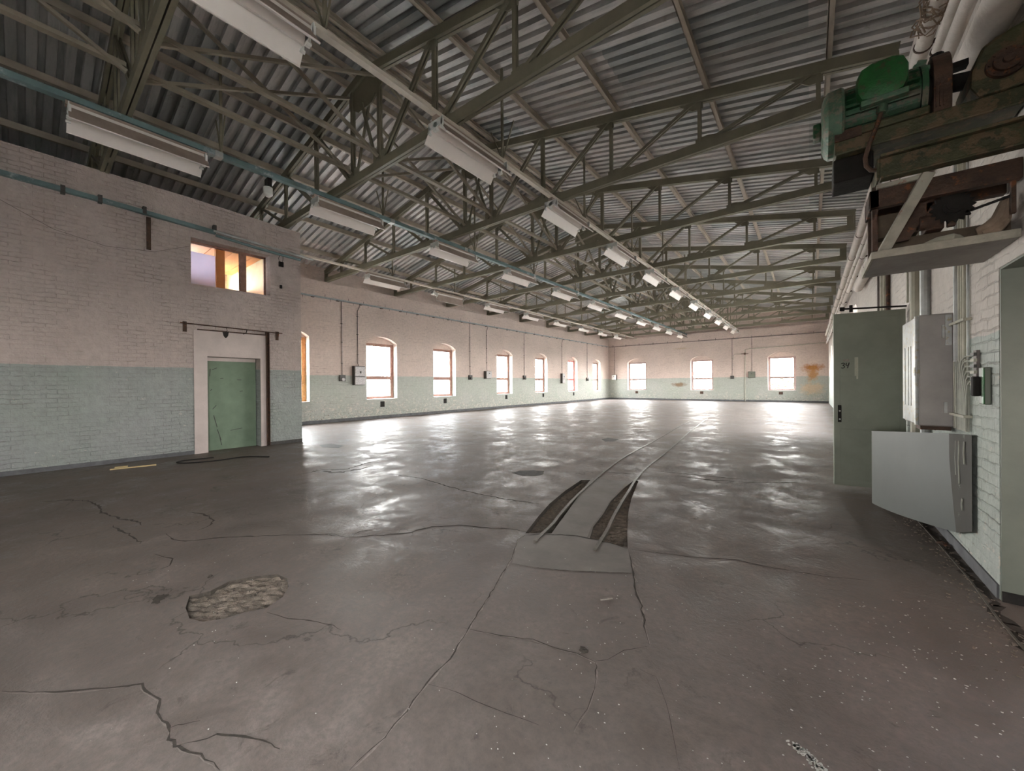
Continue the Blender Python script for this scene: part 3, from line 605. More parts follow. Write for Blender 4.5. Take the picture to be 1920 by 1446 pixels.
# ================================================================== ROOF STEEL
def ctr(): return Vector((RIDGE, 0, LEDGE))
HALF_R = XR-.02-RIDGE; HALF_L = RIDGE-XL+.10
def make_truss():
    root = thing('roof_truss', 'x', 'roof truss', (RIDGE, 0, LEDGE), 'steel trusses under the corrugated roof')
    X = lambda d: RIDGE+d; Z = lambda z: LEDGE+z
    cw, gap, ch = .055, .018, .17
    bc = MB()
    for s in (-1, 1):
        y = s*(cw+gap)/2; bc.box(X(-HALF_L), X(HALF_R), y-cw/2, y+cw/2, Z(0), Z(ch))
    for d in (-6.3, -3.2, 3.0, 6.2): bc.box(X(d-.12), X(d+.12), -gap/2-.002, gap/2+.002, Z(-.004), Z(.01))
    bc.build('bottom_chord', M['steel'], root)
    for s, H in ((1, HALF_R), (-1, HALF_L)):
        m = MB()
        for t in (-1, 1):
            y = t*(cw+gap)/2
            m.bar((X(0), y, Z(zund(0)+.085)), (X(s*H), y, Z(zund(H)+.085)), cw, .17)
        m.build('top_chord', M['steel'], root)
        # end post and gusset over the bearing
        m = MB(); m.box(X(s*(H-.02))-.02, X(s*(H-.02))+.02, -.06, .06, Z(.0), Z(zund(H)+.05)); m.box(X(s*(H-.10))-.08, X(s*(H-.10))+.08, -.008, .008, Z(.05), Z(zund(H-.10)+.08)); m.build('end_plate', M['steel'], root)
        for k, d in enumerate(NODES):
            m = MB()
            w = .085 if k < 2 else .06
            for t in (-1, 1): m.box(X(s*d)-w/2, X(s*d)+w/2, t*.022-.016, t*.022+.016, Z(.1), Z(zund(d)+.08))
            m.build('vertical_strut', M['steel'], root)
            if k < 4:
                d2 = NODES[k+1]-.08; m = MB()
                for t in (-1, 1): m.bar((X(s*(d+.10)), t*.03, Z(.14)), (X(s*d2), t*.03, Z(zund(d2)+.02)), .03, .075 if k < 2 else .06)
                m.build('diagonal_strut', M['steel'], root)
            # gusset plates at the panel points
            g1 = MB(); zt = zund(d)
            if k > 0:
                if k < 4:
                    g2 = MB(); g2.prism([(X(s*(d-.07)), Z(.1)), (X(s*(d-.07)), Z(.26)), (X(s*(d+.12)), Z(.28)), (X(s*(d+.42)), Z(.22)), (X(s*(d+.5)), Z(.1))], 'y', -.012, .012); g2.build('gusset_plate', M['steel'], root)
                g1.prism([(X(s*(d+.06)), Z(zt+.05)), (X(s*(d+.06)), Z(zt-.13)), (X(s*(d-.12)), Z(zt-.12)), (X(s*(d-.30)), Z(zt+.02)), (X(s*(d-.42)), Z(zt+.12))], 'y', -.012, .012)
            else:
                g1.prism([(X(s*(d-.22)), Z(.1)), (X(s*(d-.22)), Z(.36)), (X(s*(d+.16)), Z(.38)), (X(s*(d+.34)), Z(.1))], 'y', -.012, .012)
            g1.build('gusset_plate', M['steel'], root)
    g1 = MB(); g1.prism([(X(-.62), Z(1.93)), (X(-.62), Z(1.72)), (X(-.25), Z(1.48)), (X(.25), Z(1.48)), (X(.62), Z(1.72)), (X(.62), Z(1.93)), (X(0), Z(2.1))], 'y', -.014, .014); g1.build('ridge_gusset', M['steel'], root)
    m = MB(); m.bar((X(-.42), .03, Z(.2)), (X(.1), .03, Z(1.6)), .03, .07); m.build('diagonal_strut', M['steel'], root)
    m = MB(); m.bar((X(.42), -.03, Z(.2)), (X(-.1), -.03, Z(1.6)), .03, .07); m.build('diagonal_strut', M['steel'], root)
    return root
t0 = make_truss()
TR = []
for i, y in enumerate(TRUSS_Y):
    t = t0 if i == 0 else copy_tree(t0)
    t.location = (RIDGE, y, LEDGE); TR.append(t)
vis = TR[1:]
NM = ['olive steel roof truss directly overhead, nearest the camera at the top of the picture', 'olive steel roof truss crossing above the end of the room block',
      'olive steel roof truss just beyond the room block, first on the left wall ledge']
TR[0]['label'] = 'olive steel roof truss at the back of the hall, behind the viewpoint'; TR[1]['label'] = 'olive steel roof truss over the back of the hall, just behind the viewpoint'
for i, t in enumerate(TR[2:]):
    t['label'] = NM[i] if i < 3 else 'olive steel roof truss, %s in line beyond the room block' % ORD[i-2]
TR[-1]['label'] = 'olive steel roof truss closest to the far end wall'

# purlins: run the length of the hall on top of the trusses
PD = [0.28] + [d+.10 for d in NODES]
for s in (1, -1):
    for i, d in enumerate(PD):
        x = RIDGE+s*d; zb = LEDGE+zund(d)+.172
        m = MB(); a = .205*s
        for (w, h, ox, oz) in ((.012, .14, 0, .07), (.075, .012, .03, .006), (.075, .012, .03, .134)):
            m.box(x+ox*s-w/2, x+ox*s+w/2, YB+.05, YF+.2, zb+oz-h/2, zb+oz+h/2)
        nm = ('ridge' if i == 0 else 'eaves' if i == 5 else ORD[i-1])
        lab = 'cream steel purlin under the %s roof slope, %s' % ('right' if s > 0 else 'left', {'ridge': 'right beside the ridge', 'eaves': 'lowest one at the eaves'}.get(nm, '%s one down from the ridge' % ORD[i]))
        tag(m.build('purlin', M['purlin']), lab, 'purlin', 'roof purlins')

# longitudinal bracing between neighbouring trusses, on both sides of the ridge
def make_brace():
    root = thing('cross_brace', 'x', 'bracing', (RIDGE, 0, LEDGE), 'bracing between the trusses at the ridge')
    for k in range(2):
        m = MB(); L = 3.3
        if k == 0: m.bar((RIDGE, .06, LEDGE+.22), (RIDGE, 3.2, LEDGE+1.85), .055, .05)
        else: m.bar((RIDGE+.06, .06, LEDGE+1.85), (RIDGE+.06, 3.2, LEDGE+.22), .055, .05)
        m.build('diagonal_bar', M['brace'], root)
    m = MB(); m.box(RIDGE-.05, RIDGE+.05, .06, 3.2, LEDGE+.30, LEDGE+.36); m.box(RIDGE-.05, RIDGE-.04, .06, 3.2, LEDGE+.36, LEDGE+.42); m.build('longitudinal_bar', M['brace'], root)
    return root
b0 = make_brace(); first = True
for i in range(1, len(TRUSS_Y)-1):
    for s in (1, -1):
        b_ = b0 if first else copy_tree(b0); first = False
        y0, y1 = TRUSS_Y[i], TRUSS_Y[i+1]
        b_.location = (RIDGE+s*.5, y0+.03, LEDGE); b_.scale = (1, (y1-y0-.06)/3.26, 1)
        side = 'right' if s > 0 else 'left'
        b_['label'] = 'crossed bracing bars on the %s of the ridge, %s bay %s' % (side, ORD[i-1], 'counted from the camera end')

# ---- lamp rails and the twin lamp troughs hanging on them
m = MB(); m.box(-4.70, -4.60, YB+.1, YF-.02, 5.80, 5.812); m.box(-4.70, -4.69, YB+.1, YF-.02, 5.812, 5.862); m.box(-4.61, -4.60, YB+.1, YF-.02, 5.812, 5.862)
tag(m.build('lamp_rail', M['rail']), 'long cream lamp rail running under the trusses right of the blue tray', 'rail')
m = MB(); m.box(-13.15, -13.05, YBLK+.02, YF-.02, 5.80, 5.812); m.box(-13.15, -13.14, YBLK+.02, YF-.02, 5.812, 5.862); m.box(-13.06, -13.05, YBLK+.02, YF-.02, 5.812, 5.862)
tag(m.build('lamp_rail', M['rail']), 'long cream lamp rail nearest the left windows', 'rail')
ct = thing('cable_tray', 'long teal blue cable tray running under the trusses above the lamps', 'cable tray', (-8.6, 0, 5.78))
m = MB(); m.box(-8.66, -8.54, YB+.1, YF-.02, 5.772, 5.784); m.box(-8.555, -8.54, YB+.1, YF-.02, 5.784, 5.862); m.box(-8.66, -8.645, YB+.1, YF-.02, 5.784, 5.862); m.build('tray_body', M['teal'], ct)
for y in [2.2, 5.9, 8.6, 12.4, 16.0, 20.0]: MB().box(-8.675, -8.53, y, y+.12, 5.765, 5.866).build('joint_collar', M['conduit_lt'], ct)
m = MB()
for xo, n in ((-.10, 3), (-.085, 1)): m.tube([(-8.6+xo, y, 5.83+.015*math.sin(y*1.7+xo*90)) for y in [YB+.2+i*.9 for i in range(49)]], .012, 6)
m.build('loose_cable', M['conduit'], ct)

def make_lamp():
    L = 1.62
    root = thing('trough_lamp', 'x', 'light fitting', (0, 0, 5.76), 'trough lamps hanging in three rows')
    A = [(-.05, .0), (-.20, -.33)]; t = .006
    # reflector wings: outer face dusty, inner face white
    for s in (-1, 1):
        m = MB(); m.add([(s*.05, 0, 5.76), (s*.26, 0, 5.46), (s*.26, L, 5.46), (s*.05, L, 5.76)], [(0, 1, 2, 3)])
        m.add([(s*.043, 0, 5.755), (s*.252, 0, 5.457), (s*.252, L, 5.457), (s*.043, L, 5.755)], [(0, 1, 2, 3)], 1)
        m.add([(s*.26, 0, 5.46), (s*.252, 0, 5.457), (s*.252, L, 5.457), (s*.26, L, 5.46)], [(0, 1, 2, 3)], 1)
        for y in (0, L): m.add([(s*.05, y, 5.76), (s*.26, y, 5.46), (s*.252, y, 5.457), (s*.043, y, 5.755)], [(0, 1, 2, 3)], 1)
        m.box(min(s*.25, s*.268), max(s*.25, s*.268), 0, L, 5.448, 5.464, 1)
        m.build('reflector_wing', [M['lamp_out'], M['lamp_in']], root)
    m = MB(); m.box(-.055, .055, -.02, L+.02, 5.735, 5.795); m.build('gear_housing', M['lamp_out'], root)
    for s in (-1, 1):
        m = MB(); m.prism([(s*.02, 5.735), (s*.09, 5.735), (s*.115, 5.64), (s*.10, 5.60), (s*.07, 5.60), (s*.045, 5.66)], 'y', .03, L-.03)
        m.build('tube_holder_strip', M['lamp_in'], root)
    for y in (.0, L-.03):
        m = MB()
        for x in (-.15, -.02, .02, .15): m.box(x-.018, x+.018, y, y+.03, 5.56, 5.70); m.cyl((x, y-.012, 5.575), (x, y+.042, 5.575), .022, 8)
        m.box(-.17, .17, y, y+.012, 5.62, 5.735)
        m.build('lamp_socket', M['white'], root)
    return root
l0 = make_lamp(); first = True
def lamps(x, ys, what, tilt_at=None):
    global first
    for i, y in enumerate(ys):
        l = l0 if first else copy_tree(l0); first = False
        l.location = (x, y, 5.722 if x == -8.6 else 5.758)
        if tilt_at == i:
            l.location.z = 5.70; l.rotation_euler = (0, math.radians(38), 0); l['label'] = 'crooked trough lamp hanging tilted on the rail nearest the left windows'
        else: l['label'] = what(i, len(ys))
T = TRUSS_Y[2:]
def w_c(i, n): return 'long white trough lamp at the very top of the picture, first on the right-hand rail' if i == 0 else 'white trough lamp on the right-hand cream rail, %s' % ('last one by the far wall' if i == n-1 else '%s from the camera' % ORD[i])
def w_b(i, n): return 'dusty trough lamp under the teal tray above the room block' if i == 0 else 'white trough lamp under the teal cable tray, %s' % ('last one by the far wall' if i == n-1 else '%s from the camera' % ORD[i])
def w_l(i, n): return 'white trough lamp on the rail nearest the left windows, %s' % ('last one by the far wall' if i == n-1 else '%s from the camera' % ORD[i])
lamps(-4.65, [T[0]-.55]+[y-.42 for y in T[1:]], w_c)
lamps(-8.6, [T[0]-.61]+[y-.47 for y in T[1:]], w_b)
lamps(-13.1, [y+.12 for y in T[2:-1]], w_l, 1)

# V-shaped hangers tying the rails to the purlins, mid bay
def make_hanger():
    root = thing('rail_hanger', 'x', 'hanger', (0, 0, 5.86), 'V hangers above the lamp rails')
    m = MB(); m.bar((0, 0, 5.86), (-.28, 0, 6.35), .02, .02); m.bar((0, 0, 5.86), (.28, 0, 6.35), .02, .02); m.build('v_leg', M['steel'], root)
    m = MB(); m.box(-.02, .02, -.02, .02, 5.86, 7.2); m.build('hanger_rod', M['steel'], root)
    return root
h0 = make_hanger(); first = True
for x, nm in ((-4.65, 'right-hand cream rail'), (-8.6, 'teal cable tray'), (-13.1, 'rail nearest the left windows')):
    for i in range(2, len(TRUSS_Y)):
        y0 = TRUSS_Y[i]; y1 = TRUSS_Y[i+1] if i+1 < len(TRUSS_Y) else 37.2
        if x < -13 and i < 4: continue
        h = h0 if first else copy_tree(h0); first = False
        h.location = (x, (y0+y1)/2-.45, 5.86)
        h.scale = (1, 1, (LEDGE+zund(abs(x-RIDGE))+.17-5.86)/1.34)
        h['label'] = 'thin V hanger above the %s, %s bay from the camera' % (nm, ORD[i-2])

# ================================================================== WALL FITTINGS
# long tray along the left and far walls
LT = thing('wall_tray', 'grey blue cable tray clipped along the left wall above the windows', 'cable tray', (XL+.05, 20, 5.2))
m = MB(); m.box(XL+.004, XL+.085, YBLK+.01, YF-.02, 5.165, 5.225); m.build('tray_body', M['tray'], LT)
y = 6.2
while y < 35.8: MB().box(XL+.004, XL+.11, y-.05, y+.05, 5.135, 5.166).build('tray_bracket', M['conduit'], LT); y += 1.05
random.seed(2)
m = MB(); y = 6.0
while y < 35.8:
    m.box(XL+.03, XL+.036, y, y+.02, 5.225, 5.225+random.uniform(.05, .14)); m.box(XL+.09, XL+.096, y+.2, y+.215, 5.03+random.uniform(0, .06), 5.166); y += random.uniform(.6, 1.3)
m.build('tie_wire', M['conduit'], LT)
FT = thing('wall_pipe', 'thin grey pipe clipped across the far wall above the arched windows', 'pipe', (-7, YF-.05, 5.18))
m = MB(); m.cyl((XL+.1, YF-.045, 5.17), (XR-.1, YF-.045, 5.17), .028, 8); m.build('pipe_run', M['conduit'], FT)
m = MB(); x = XL+.5
while x < XR-.4: m.box(x-.012, x+.012, YF-.075, YF-.001, 5.12, 5.30); x += 1.3
m.build('pipe_clip', M['conduit'], FT)
m = MB(); m.tube([(.95, YF-.05, 4.42), (-2.0, YF-.05, 4.30), (-3.9, YF-.05, 4.24), (-4.16, YF-.05, 4.2), (-4.17, YF-.05, 2.4), (-4.17, YF-.05, .02)], .028, 8)
tag(m.build('wall_pipe', M['conduit_yel']), 'thin pipe down the far wall to the floor between its middle and right windows', 'pipe')
m = MB(); m.cyl((-4.17, YF-.12, 3.86), (-4.17, YF-.06, 3.86), .08, 10); m.box(-4.42, -3.92, YF-.11, YF-.09, 3.84, 3.88); tag(m.build('valve_wheel', M['rust']), 'dark valve on the pipe going down the far wall', 'valve')
m = MB(); m.tube([(-4.25, YF-.05, 3.86), (-4.9, YF-.05, 3.86), (-5.0, YF-.05, 3.75), (-5.0, YF-.05, 3.4)], .018, 6)
tag(m.build('wall_pipe', M['conduit_yel']), 'short bent pipe branching left from the valve on the far wall', 'pipe')

def drop(nm, axis, u, z0, ztop, label, box, boxmat, extra=None, r=.014, kind='switch_box'):
    """conduit dropping from the tray to a box; axis x = on the left wall (u = y), y = on the far wall (u = x)"""
    def P(a, out, z): return (XL+out, a, z) if axis == 'x' else (a, YF-out, z)
    t = thing('conduit_drop', label[0], 'conduit', P(u, .02, z0))
    m = MB(); off = .14 if extra else 0
    m.tube([P(u+off, .03, ztop), P(u+off*.6, .03, ztop-.15), P(u, .03, ztop-.3), P(u, .03, z0+.12), P(u+off*.3, .03, z0)], r, 7); m.build('conduit_pipe', M['conduit'], t)
    m = MB()
    for z in (z0+.5, z0+1.4, z0+2.2):
        a, b_ = P(u-.035, .001, z), P(u+.035, .05, z+.02); m.box(min(a[0], b_[0]), max(a[0], b_[0]), min(a[1], b_[1]), max(a[1], b_[1]), z, z+.02)
    m.build('pipe_clip', M['dark_box'], t)
    w, h, d = box; bt = thing(kind, label[1], 'switch box' if kind == 'switch_box' else 'fuse box', P(u, 0, z0-h))
    def bx(m, a0, a1, o0, o1, zz0, zz1):
        a, c = P(a0, o0, zz0), P(a1, o1, zz1); m.box(min(a[0], c[0]), max(a[0], c[0]), min(a[1], c[1]), max(a[1], c[1]), zz0, zz1)
    m = MB(); bx(m, u-w/2, u+w/2, .002, d*.7, z0-h, z0); m.build('box_body', M['dark_box'], bt, bevel=.008)
    if kind == 'fuse_box':
        m = MB()
        if h > .6: bx(m, u-w/2+.02, u+w/2-.02, d*.7, d, z0-h*.53, z0-.02); bx(m, u-w/2+.02, u+w/2-.02, d*.7, d, z0-h+.02, z0-h*.57)
        else: bx(m, u-w/2+.02, u+w/2-.02, d*.7, d, z0-h+.02, z0-.02)
        m.build('cover', boxmat, bt, bevel=.012)
        m = MB(); bx(m, u-.03, u+.03, d, d+.03, z0-h*.38, z0-h*.26); m.build('switch_knob', M['dark_box'], bt, bevel=.005)
    else:
        m = MB(); a = P(u, d*.7, z0-h*.7); c = P(u, d*.7+.06, z0-h*.7); m.cyl(a, c, min(w, h)*.28, 10); m.build('socket_ring', boxmat, bt)
D = [
 (8.47, 2.0, None, ('dark conduit straight down to the small socket, nearest the room block', 'small dark socket box on the left wall just right of the room block'), (.24, .27, .14), M['grey_box'], 'switch_box'),
 (9.2, 2.40, 1, ('dark conduit with a kink above the two-part fuse box beside the first full window', 'big two-part grey fuse box left of the first full window'), (.52, .84, .24), M['grey_box'], 'fuse_box'),
 (16.32, 2.1, None, ('dark conduit between the second and third full windows, the left of the two there', 'small dark socket box between the second and third full windows'), (.26, .27, .14), M['dark_box'], 'switch_box'),
 (17.8, 2.38, 1, ('thin conduit ending in the grey box left of the third full window', 'grey square fuse box left of the third full window'), (.5, .48, .24), M['grey_box'], 'fuse_box'),
 (21.75, 2.15, None, ('conduit between the third and fourth full windows', 'small dark socket box between the third and fourth full windows'), (.28, .28, .15), M['dark_box'], 'switch_box'),
 (26.95, 2.38, 1, ('conduit left of the red framed window', 'tall grey fuse box left of the red framed window'), (.42, .8, .22), M['grey_box'], 'fuse_box'),
 (31.4, 2.08, None, ('conduit between the last two windows of the left wall', 'small dark socket box between the last two windows of the left wall'), (.3, .28, .15), M['dark_box'], 'switch_box')]
for y, z, ex, lab, bx_, bm_, kd in D: drop('d', 'x', y, z, 5.16, lab, bx_, bm_, ex, kind=kd)
drop('d', 'y', -15.27, 2.40, 5.14, ('conduit down the far wall beside its left corner', 'pale square fuse box in the left corner of the far wall'), (.48, .52, .22), M['white'], None, kind='fuse_box')
drop('d', 'y', -5.08, 2.1, 5.14, ('conduit down the far wall right of its middle window', 'small dark socket box right of the middle window on the far wall'), (.26, .26, .14), M['dark_box'], None)
drop('d', 'y', -3.7, 2.41, 5.14, ('conduit down to the grey green fuse box left of the right far window', 'grey green fuse box left of the right window on the far wall'), (.46, .5, .22), M['jamb'], None, kind='fuse_box')
VD = ['below the first full window of the left wall', 'below the second full window of the left wall', 'below the third full window of the left wall', 'below the fourth full window of the left wall', 'below the red framed window']
for (y, z), w in zip([(10.44, .66), (14.36, .66), (19.75, .70), (24.2, .70), (28.9, .68)], VD):
    m = MB(); m.box(XL+.001, XL+.012, y-.11, y+.11, z-.13, z+.13); m.box(XL+.012, XL+.016, y-.09, y+.09, z-.11, z-.09)
    tag(m.build('air_vent', M['black']), 'small black vent hole '+w, 'vent', 'small black vents under the windows')
for x, w in ((-13.07, 'left'), (-7.4, 'middle'), (-1.8, 'right')):
    m = MB(); m.box(x-.13, x+.13, YF-.012, YF-.001, .58, .80); m.box(x-.11, x+.11, YF-.016, YF-.012, .60, .62)
    tag(m.build('air_vent', M['rust']), 'small dark vent hole below the %s window of the far wall' % w, 'vent', 'small black vents under the windows')

# ---- on the room block
B = thing('block_conduit', 'teal tray running along the top of the room block wall above its window', 'cable tray', (XBLK, 0, 5.2))
m = MB(); P = [(XBLK+.06, y, z) for y, z in ((-7.9, 5.40), (-.2, 5.31), (1.0, 5.28), (2.85, 5.20))]
for a, c in zip(P, P[1:]): m.bar(a, c, .09, .085)
m.build('tray_body', M['teal'], B)
m = MB()
for y in (-1.2, .5, .98, 1.62, 2.83): m.box(XBLK+.001, XBLK+.12, y-.03, y+.03, 5.215, 5.36)
m.build('tray_bracket', M['dark_box'], B)
m = MB(); m.tube([(XBLK+.10, 2.80, 5.22), (XBLK+.10, 3.8, 5.17), (XBLK+.12, 4.75, 5.12), (XBLK+.05, 5.1, 5.12)], .032, 8)
tag(m.build('wall_pipe', M['conduit_lt']), 'upper of the two thin pipes over the block window, ending at the block corner', 'pipe')
m = MB(); m.tube([(XBLK+.06, 2.86, 5.14), (XBLK+.06, 3.8, 5.07), (XBLK+.06, 4.76, 5.03)], .036, 8)
tag(m.build('wall_pipe', M['teal']), 'lower teal pipe over the block window, ending at the block corner', 'pipe')
m = MB(); m.bar((XBLK+.5, 4.3, 5.86), (XL+.3, 8.6, 5.80), .05, .05); 
m = MB(); m.box(XBLK+.002, XBLK+.045, 1.655, 1.725, 4.49, 5.18); tag(m.build('steel_strip', M['rust'], bevel=.004), 'short rusty steel strip hanging below the tray on the room block', 'bracket')
sk = thing('wall_socket', 'small black socket with two looped wires beside the block window', 'socket', (XBLK, 4.29, 4.8))
MB().box(XBLK+.001, XBLK+.05, 4.23, 4.34, 4.74, 4.87).build('socket_box', M['black'], sk)
m = MB()
for dy in (-.04, .04): m.tube([(XBLK+.03, 4.28+dy, 4.86), (XBLK+.05, 4.27+dy*1.3, 4.95), (XBLK+.04, 4.29+dy, 5.02)], .006, 5)
m.build('wire', M['black'], sk)
m = MB(); m.box(XBLK+.001, XBLK+.02, 4.255, 4.31, 4.16, 4.25); m.box(XBLK+.02, XBLK+.026, 4.27, 4.295, 4.18, 4.23); tag(m.build('wall_socket', M['black']), 'tiny black box on the room block below the looped-wire socket', 'socket')
m = MB(); m.tube([(XBLK+.02, y, z) for y, z in ((-1.0, 5.2), (-.2, 4.84), (.38, 4.52), (1.06, 4.39), (1.78, 4.47), (2.38, 4.76))], .004, 5)
tag(m.build('slack_wire', M['conduit']), 'thin slack wire hanging across the room block wall to its window', 'wire')
rb = thing('curtain_rail', 'rusty round rod held over the recessed mint door', 'rod', (XBLK, 3.2, 2.95))
m = MB(); m.cyl((XBLK+.10, 2.18, 2.985), (XBLK+.10, 4.27, 2.945), .012, 8); m.build('rod', M['rust'], rb)
for y, z in ((2.27, 2.98), (4.17, 2.945)):
    m = MB(); m.box(XBLK+.001, XBLK+.12, y-.015, y+.015, z-.01, z+.03); m.bar((XBLK+.11, y, z), (XBLK+.01, y+.02, z-.16), .03, .03); m.box(XBLK+.001, XBLK+.02, y-.03, y+.04, z-.18, z+.05); m.build('rod_bracket', M['rust'], rb)
m = MB(); m.tube([(XBLK+.10, 3.03, 2.96), (XBLK+.11, 3.05, 2.90), (XBLK+.10, 3.02, 2.86)], .006, 5); m.prism([(2.96, 2.85), (3.08, 2.87), (3.06, 2.76), (3.02, 2.71), (2.98, 2.76)], 'x', XBLK+.09, XBLK+.12); m.build('hook', M['black'], rb)
m = MB(); m.tube([(XBLK+.10, 3.46, 2.955), (XBLK+.11, 3.44, 2.88), (XBLK+.10, 3.38, 2.84)], .01, 5); m.build('hook', M['black'], rb)
m = MB(); m.box(XBLK+.002, XBLK+.05, 2.5, 3.88, 2.86, 2.885); tag(m.build('angle_strip', M['rust']), 'thin steel angle lying along the top of the door surround', 'bracket')
m = MB(); m.box(XBLK+.001, XBLK+.006, 3.90, 3.975, 0, 2.95); m.box(XBLK+.006, XBLK+.07, 3.90, 3.912, 0, 2.95); m.box(XBLK+.006, XBLK+.07, 3.963, 3.975, 0, 2.95)
tag(m.build('guide_channel', M['rust']), 'brown upright steel channel right of the recessed door', 'channel')
fl = thing('siren', 'white round siren on the first truss above the room block', 'siren', (-8.75, 3.12, 5.5))
m = MB(); m.cyl((-8.72, 3.12, 5.60), (-8.72, 3.12, 5.46), .085, 16); m.cyl((-8.72, 3.12, 5.46), (-8.72, 3.12, 5.42), .085, 16, .04); m.build('siren_body', M['white'], fl, True)
MB().box(-8.78, -8.62, 3.08, 3.16, 5.60, 5.77).build('siren_mount', M['black'], fl)

# ---- loose things on the floor
m = MB(); m.bar((-10.34, 1.0, .012), (-10.2, 1.62, .014), .035, .022); tag(m.build('wood_lath', M['wood']), 'pale wood lath on the floor at the foot of the room block', 'wood lath')
m = MB(); m.bar((-10.5, 1.08, .014), (-10.46, 1.25, .014), .07, .026); tag(m.build('wood_chip', M['wood']), 'short wood chip beside the lath at the foot of the room block', 'wood chip')
m = MB(); P = [(-9.3, 3.3, .012), (-9.75, 2.95, .012), (-9.72, 2.5, .012), (-9.9, 2.05, .012), (-10.15, 1.92, .012), (-10.3, 2.05, .012), (-10.25, 2.3, .012), (-10.2, 2.6, .012)]
Q = []
for i in range(len(P)-1):
    for t in (0, .25, .5, .75):
        p0, p1, p2, p3 = [Vector(P[max(0, min(len(P)-1, i+k))]) for k in (-1, 0, 1, 2)]
        Q.append(.5*((2*p1)+(p2-p0)*t+(2*p0-5*p1+4*p2-p3)*t*t+(3*p1-p0-3*p2+p3)*t**3))
m.tube(Q, .012, 7); tag(m.build('cable_loop', M['black'], smooth=True), 'black cable lying in a long loop on the floor before the mint door', 'cable')
def lump(name, x, y, r, mt, label, cat, seed, z=0.0, group=None):
    random.seed(seed); m = MB(); n = 7; vs = []; 
    for j in range(4):
        a = j/3*math.pi/2
        for i in range(n):
            t = 2*math.pi*i/n; q = r*random.uniform(.6, 1.2)
            vs.append((x+q*math.cos(t)*math.cos(a*.98), y+q*math.sin(t)*math.cos(a*.98), z+.002+q*.5*math.sin(a)))
    m.add(vs, [(j*n+i, j*n+(i+1) % n, (j+1)*n+(i+1) % n, (j+1)*n+i) for j in range(3) for i in range(n)] + [tuple(range(n))[::-1], tuple(range(3*n, 4*n))])
    return tag(m.build(name, mt), label, cat, group)
lump('dirt_clod', -1.04, 1.99, .032, M['crack'], 'black dirt clod on the floor screed below the rails', 'dirt clod', 3)
lump('stone', -3.86, .93, .022, M['crack'], 'small dark stone on the floor beyond the pothole', 'stone', 4)
m = MB(); m.bar((-1.19, 2.53, .006), (-1.13, 2.60, .006), .014, .008); tag(m.build('twig', M['chip']), 'short pale twig on the smooth screed below the rails', 'twig')
random.seed(21)
def flakes(n, x0, x1, y0, y1, r0, r1):
    m = MB()
    for i in range(n):
        x = random.uniform(x0, x1); y = random.uniform(y0, y1); r = random.uniform(r0, r1); a = random.uniform(0, 3)
        k = random.randint(4, 6); pts = [(x+r*random.uniform(.5, 1.1)*math.cos(a+6.283*j/k), y+.7*r*random.uniform(.5, 1.1)*math.sin(a+6.283*j/k)) for j in range(k)]
        m.prism(pts, 'z', .0006, .0022)
    return m
m = flakes(420, -1.2, .95, .55, 3.6, .0015, .006); q = flakes(170, -.2, .95, 1.2, 3.9, .002, .008); m.add(q.v, q.f); q = flakes(90, -4.5, -1.2, .4, 3, .0015, .006); m.add(q.v, q.f)
tag(m.build('paint_flakes', M['flake']), 'crumbs of white paint scattered on the floor at the lower right', 'paint flakes', kind='stuff')
m = MB(); random.seed(9)
for i in range(260):
    t = random.random(); x = -.06+.20*t+random.gauss(0, .012+.015*t); y = 2.02-.13*t+random.gauss(0, .010); r = random.uniform(.002, .007)
    m.prism([(x+r*math.cos(6.283*j/5), y+r*math.sin(6.283*j/5)) for j in range(5)], 'z', .0006, .002)
tag(m.build('paint_scrape', M['flake']), 'white scraped paint mark on the floor at the lower right', 'paint mark', kind='stuff')
m = MB(); random.seed(33)
for i in range(330):
    y = random.uniform(2.6, 7); x = XR-.05-abs(random.gauss(0, .11)); r = random.uniform(.004, .02); a = random.uniform(0, 3.1)
    m.bar((x, y, .004), (x+r*math.cos(a), y+r*math.sin(a), .005), random.uniform(.003, .012), .005)
tag(m.build('debris', M['rubble']), 'crumbled plaster and splinters along the foot of the right wall', 'debris', kind='stuff')
m = MB(); pts = [(.93, 7.2), (.922, 6.386), (.955, 5.347), (.97, 4.496), (.954, 3.914), (.969, 3.2), (.98, 2.4)]
for a, c in zip(pts, pts[1:]): m.bar((a[0], a[1], .003), (c[0], c[1], .003), .012, .008)
tag(m.build('floor_strip', M['track']), 'thin steel edge strip in the floor along the right wall', 'strip')
ribbon([(x+.035, y) for x, y in pts], .05, .0012, .6, 77).build('crack', M['crack'], floor)
lump('stone', .985, 5.35, .055, M['rust'], 'dark round lump at the foot of the right wall under the lifted sheet', 'stone', 8)

# ================================================================== RIGHT WALL
def Ppipe(name, x, z, r, y0, y1, label, bands, seed):
    t = thing(name, label, 'pipe', (x, y0, z)); random.seed(seed); m = MB(); n = 36; pts = []; rs = []
    for i in range(n+1):
        y = y0+(y1-y0)*(i/n); pts.append((x+random.uniform(-.006, .006), y, z+random.uniform(-.006, .006))); rs.append(r*random.uniform(.95, 1.05))
    m.tube(pts, rs, 16); m.build('wrapped_pipe', M['pipe'], t, smooth=True)
    m = MB()
    for y in bands:
        m.tube([(x, y, z), (x, y+.022, z)], r*1.07, 16)
        m.bar((x, y+.01, z), (XR-.02, y+.01, z+.01), .03, .03)
    m.build('pipe_band', M['rust'], t, smooth=False)
BD = [3.2+i*2.1 for i in range(15)]
Ppipe('heating_pipe', .91, 4.93, .067, YB+.1, YF-.1, 'uppermost white wrapped pipe along the right wall', [y+.3 for y in BD], 1)
Ppipe('heating_pipe', .945, 4.65, .040, YB+.1, YF-.1, 'thin white pipe second from the top on the right wall', BD, 2)
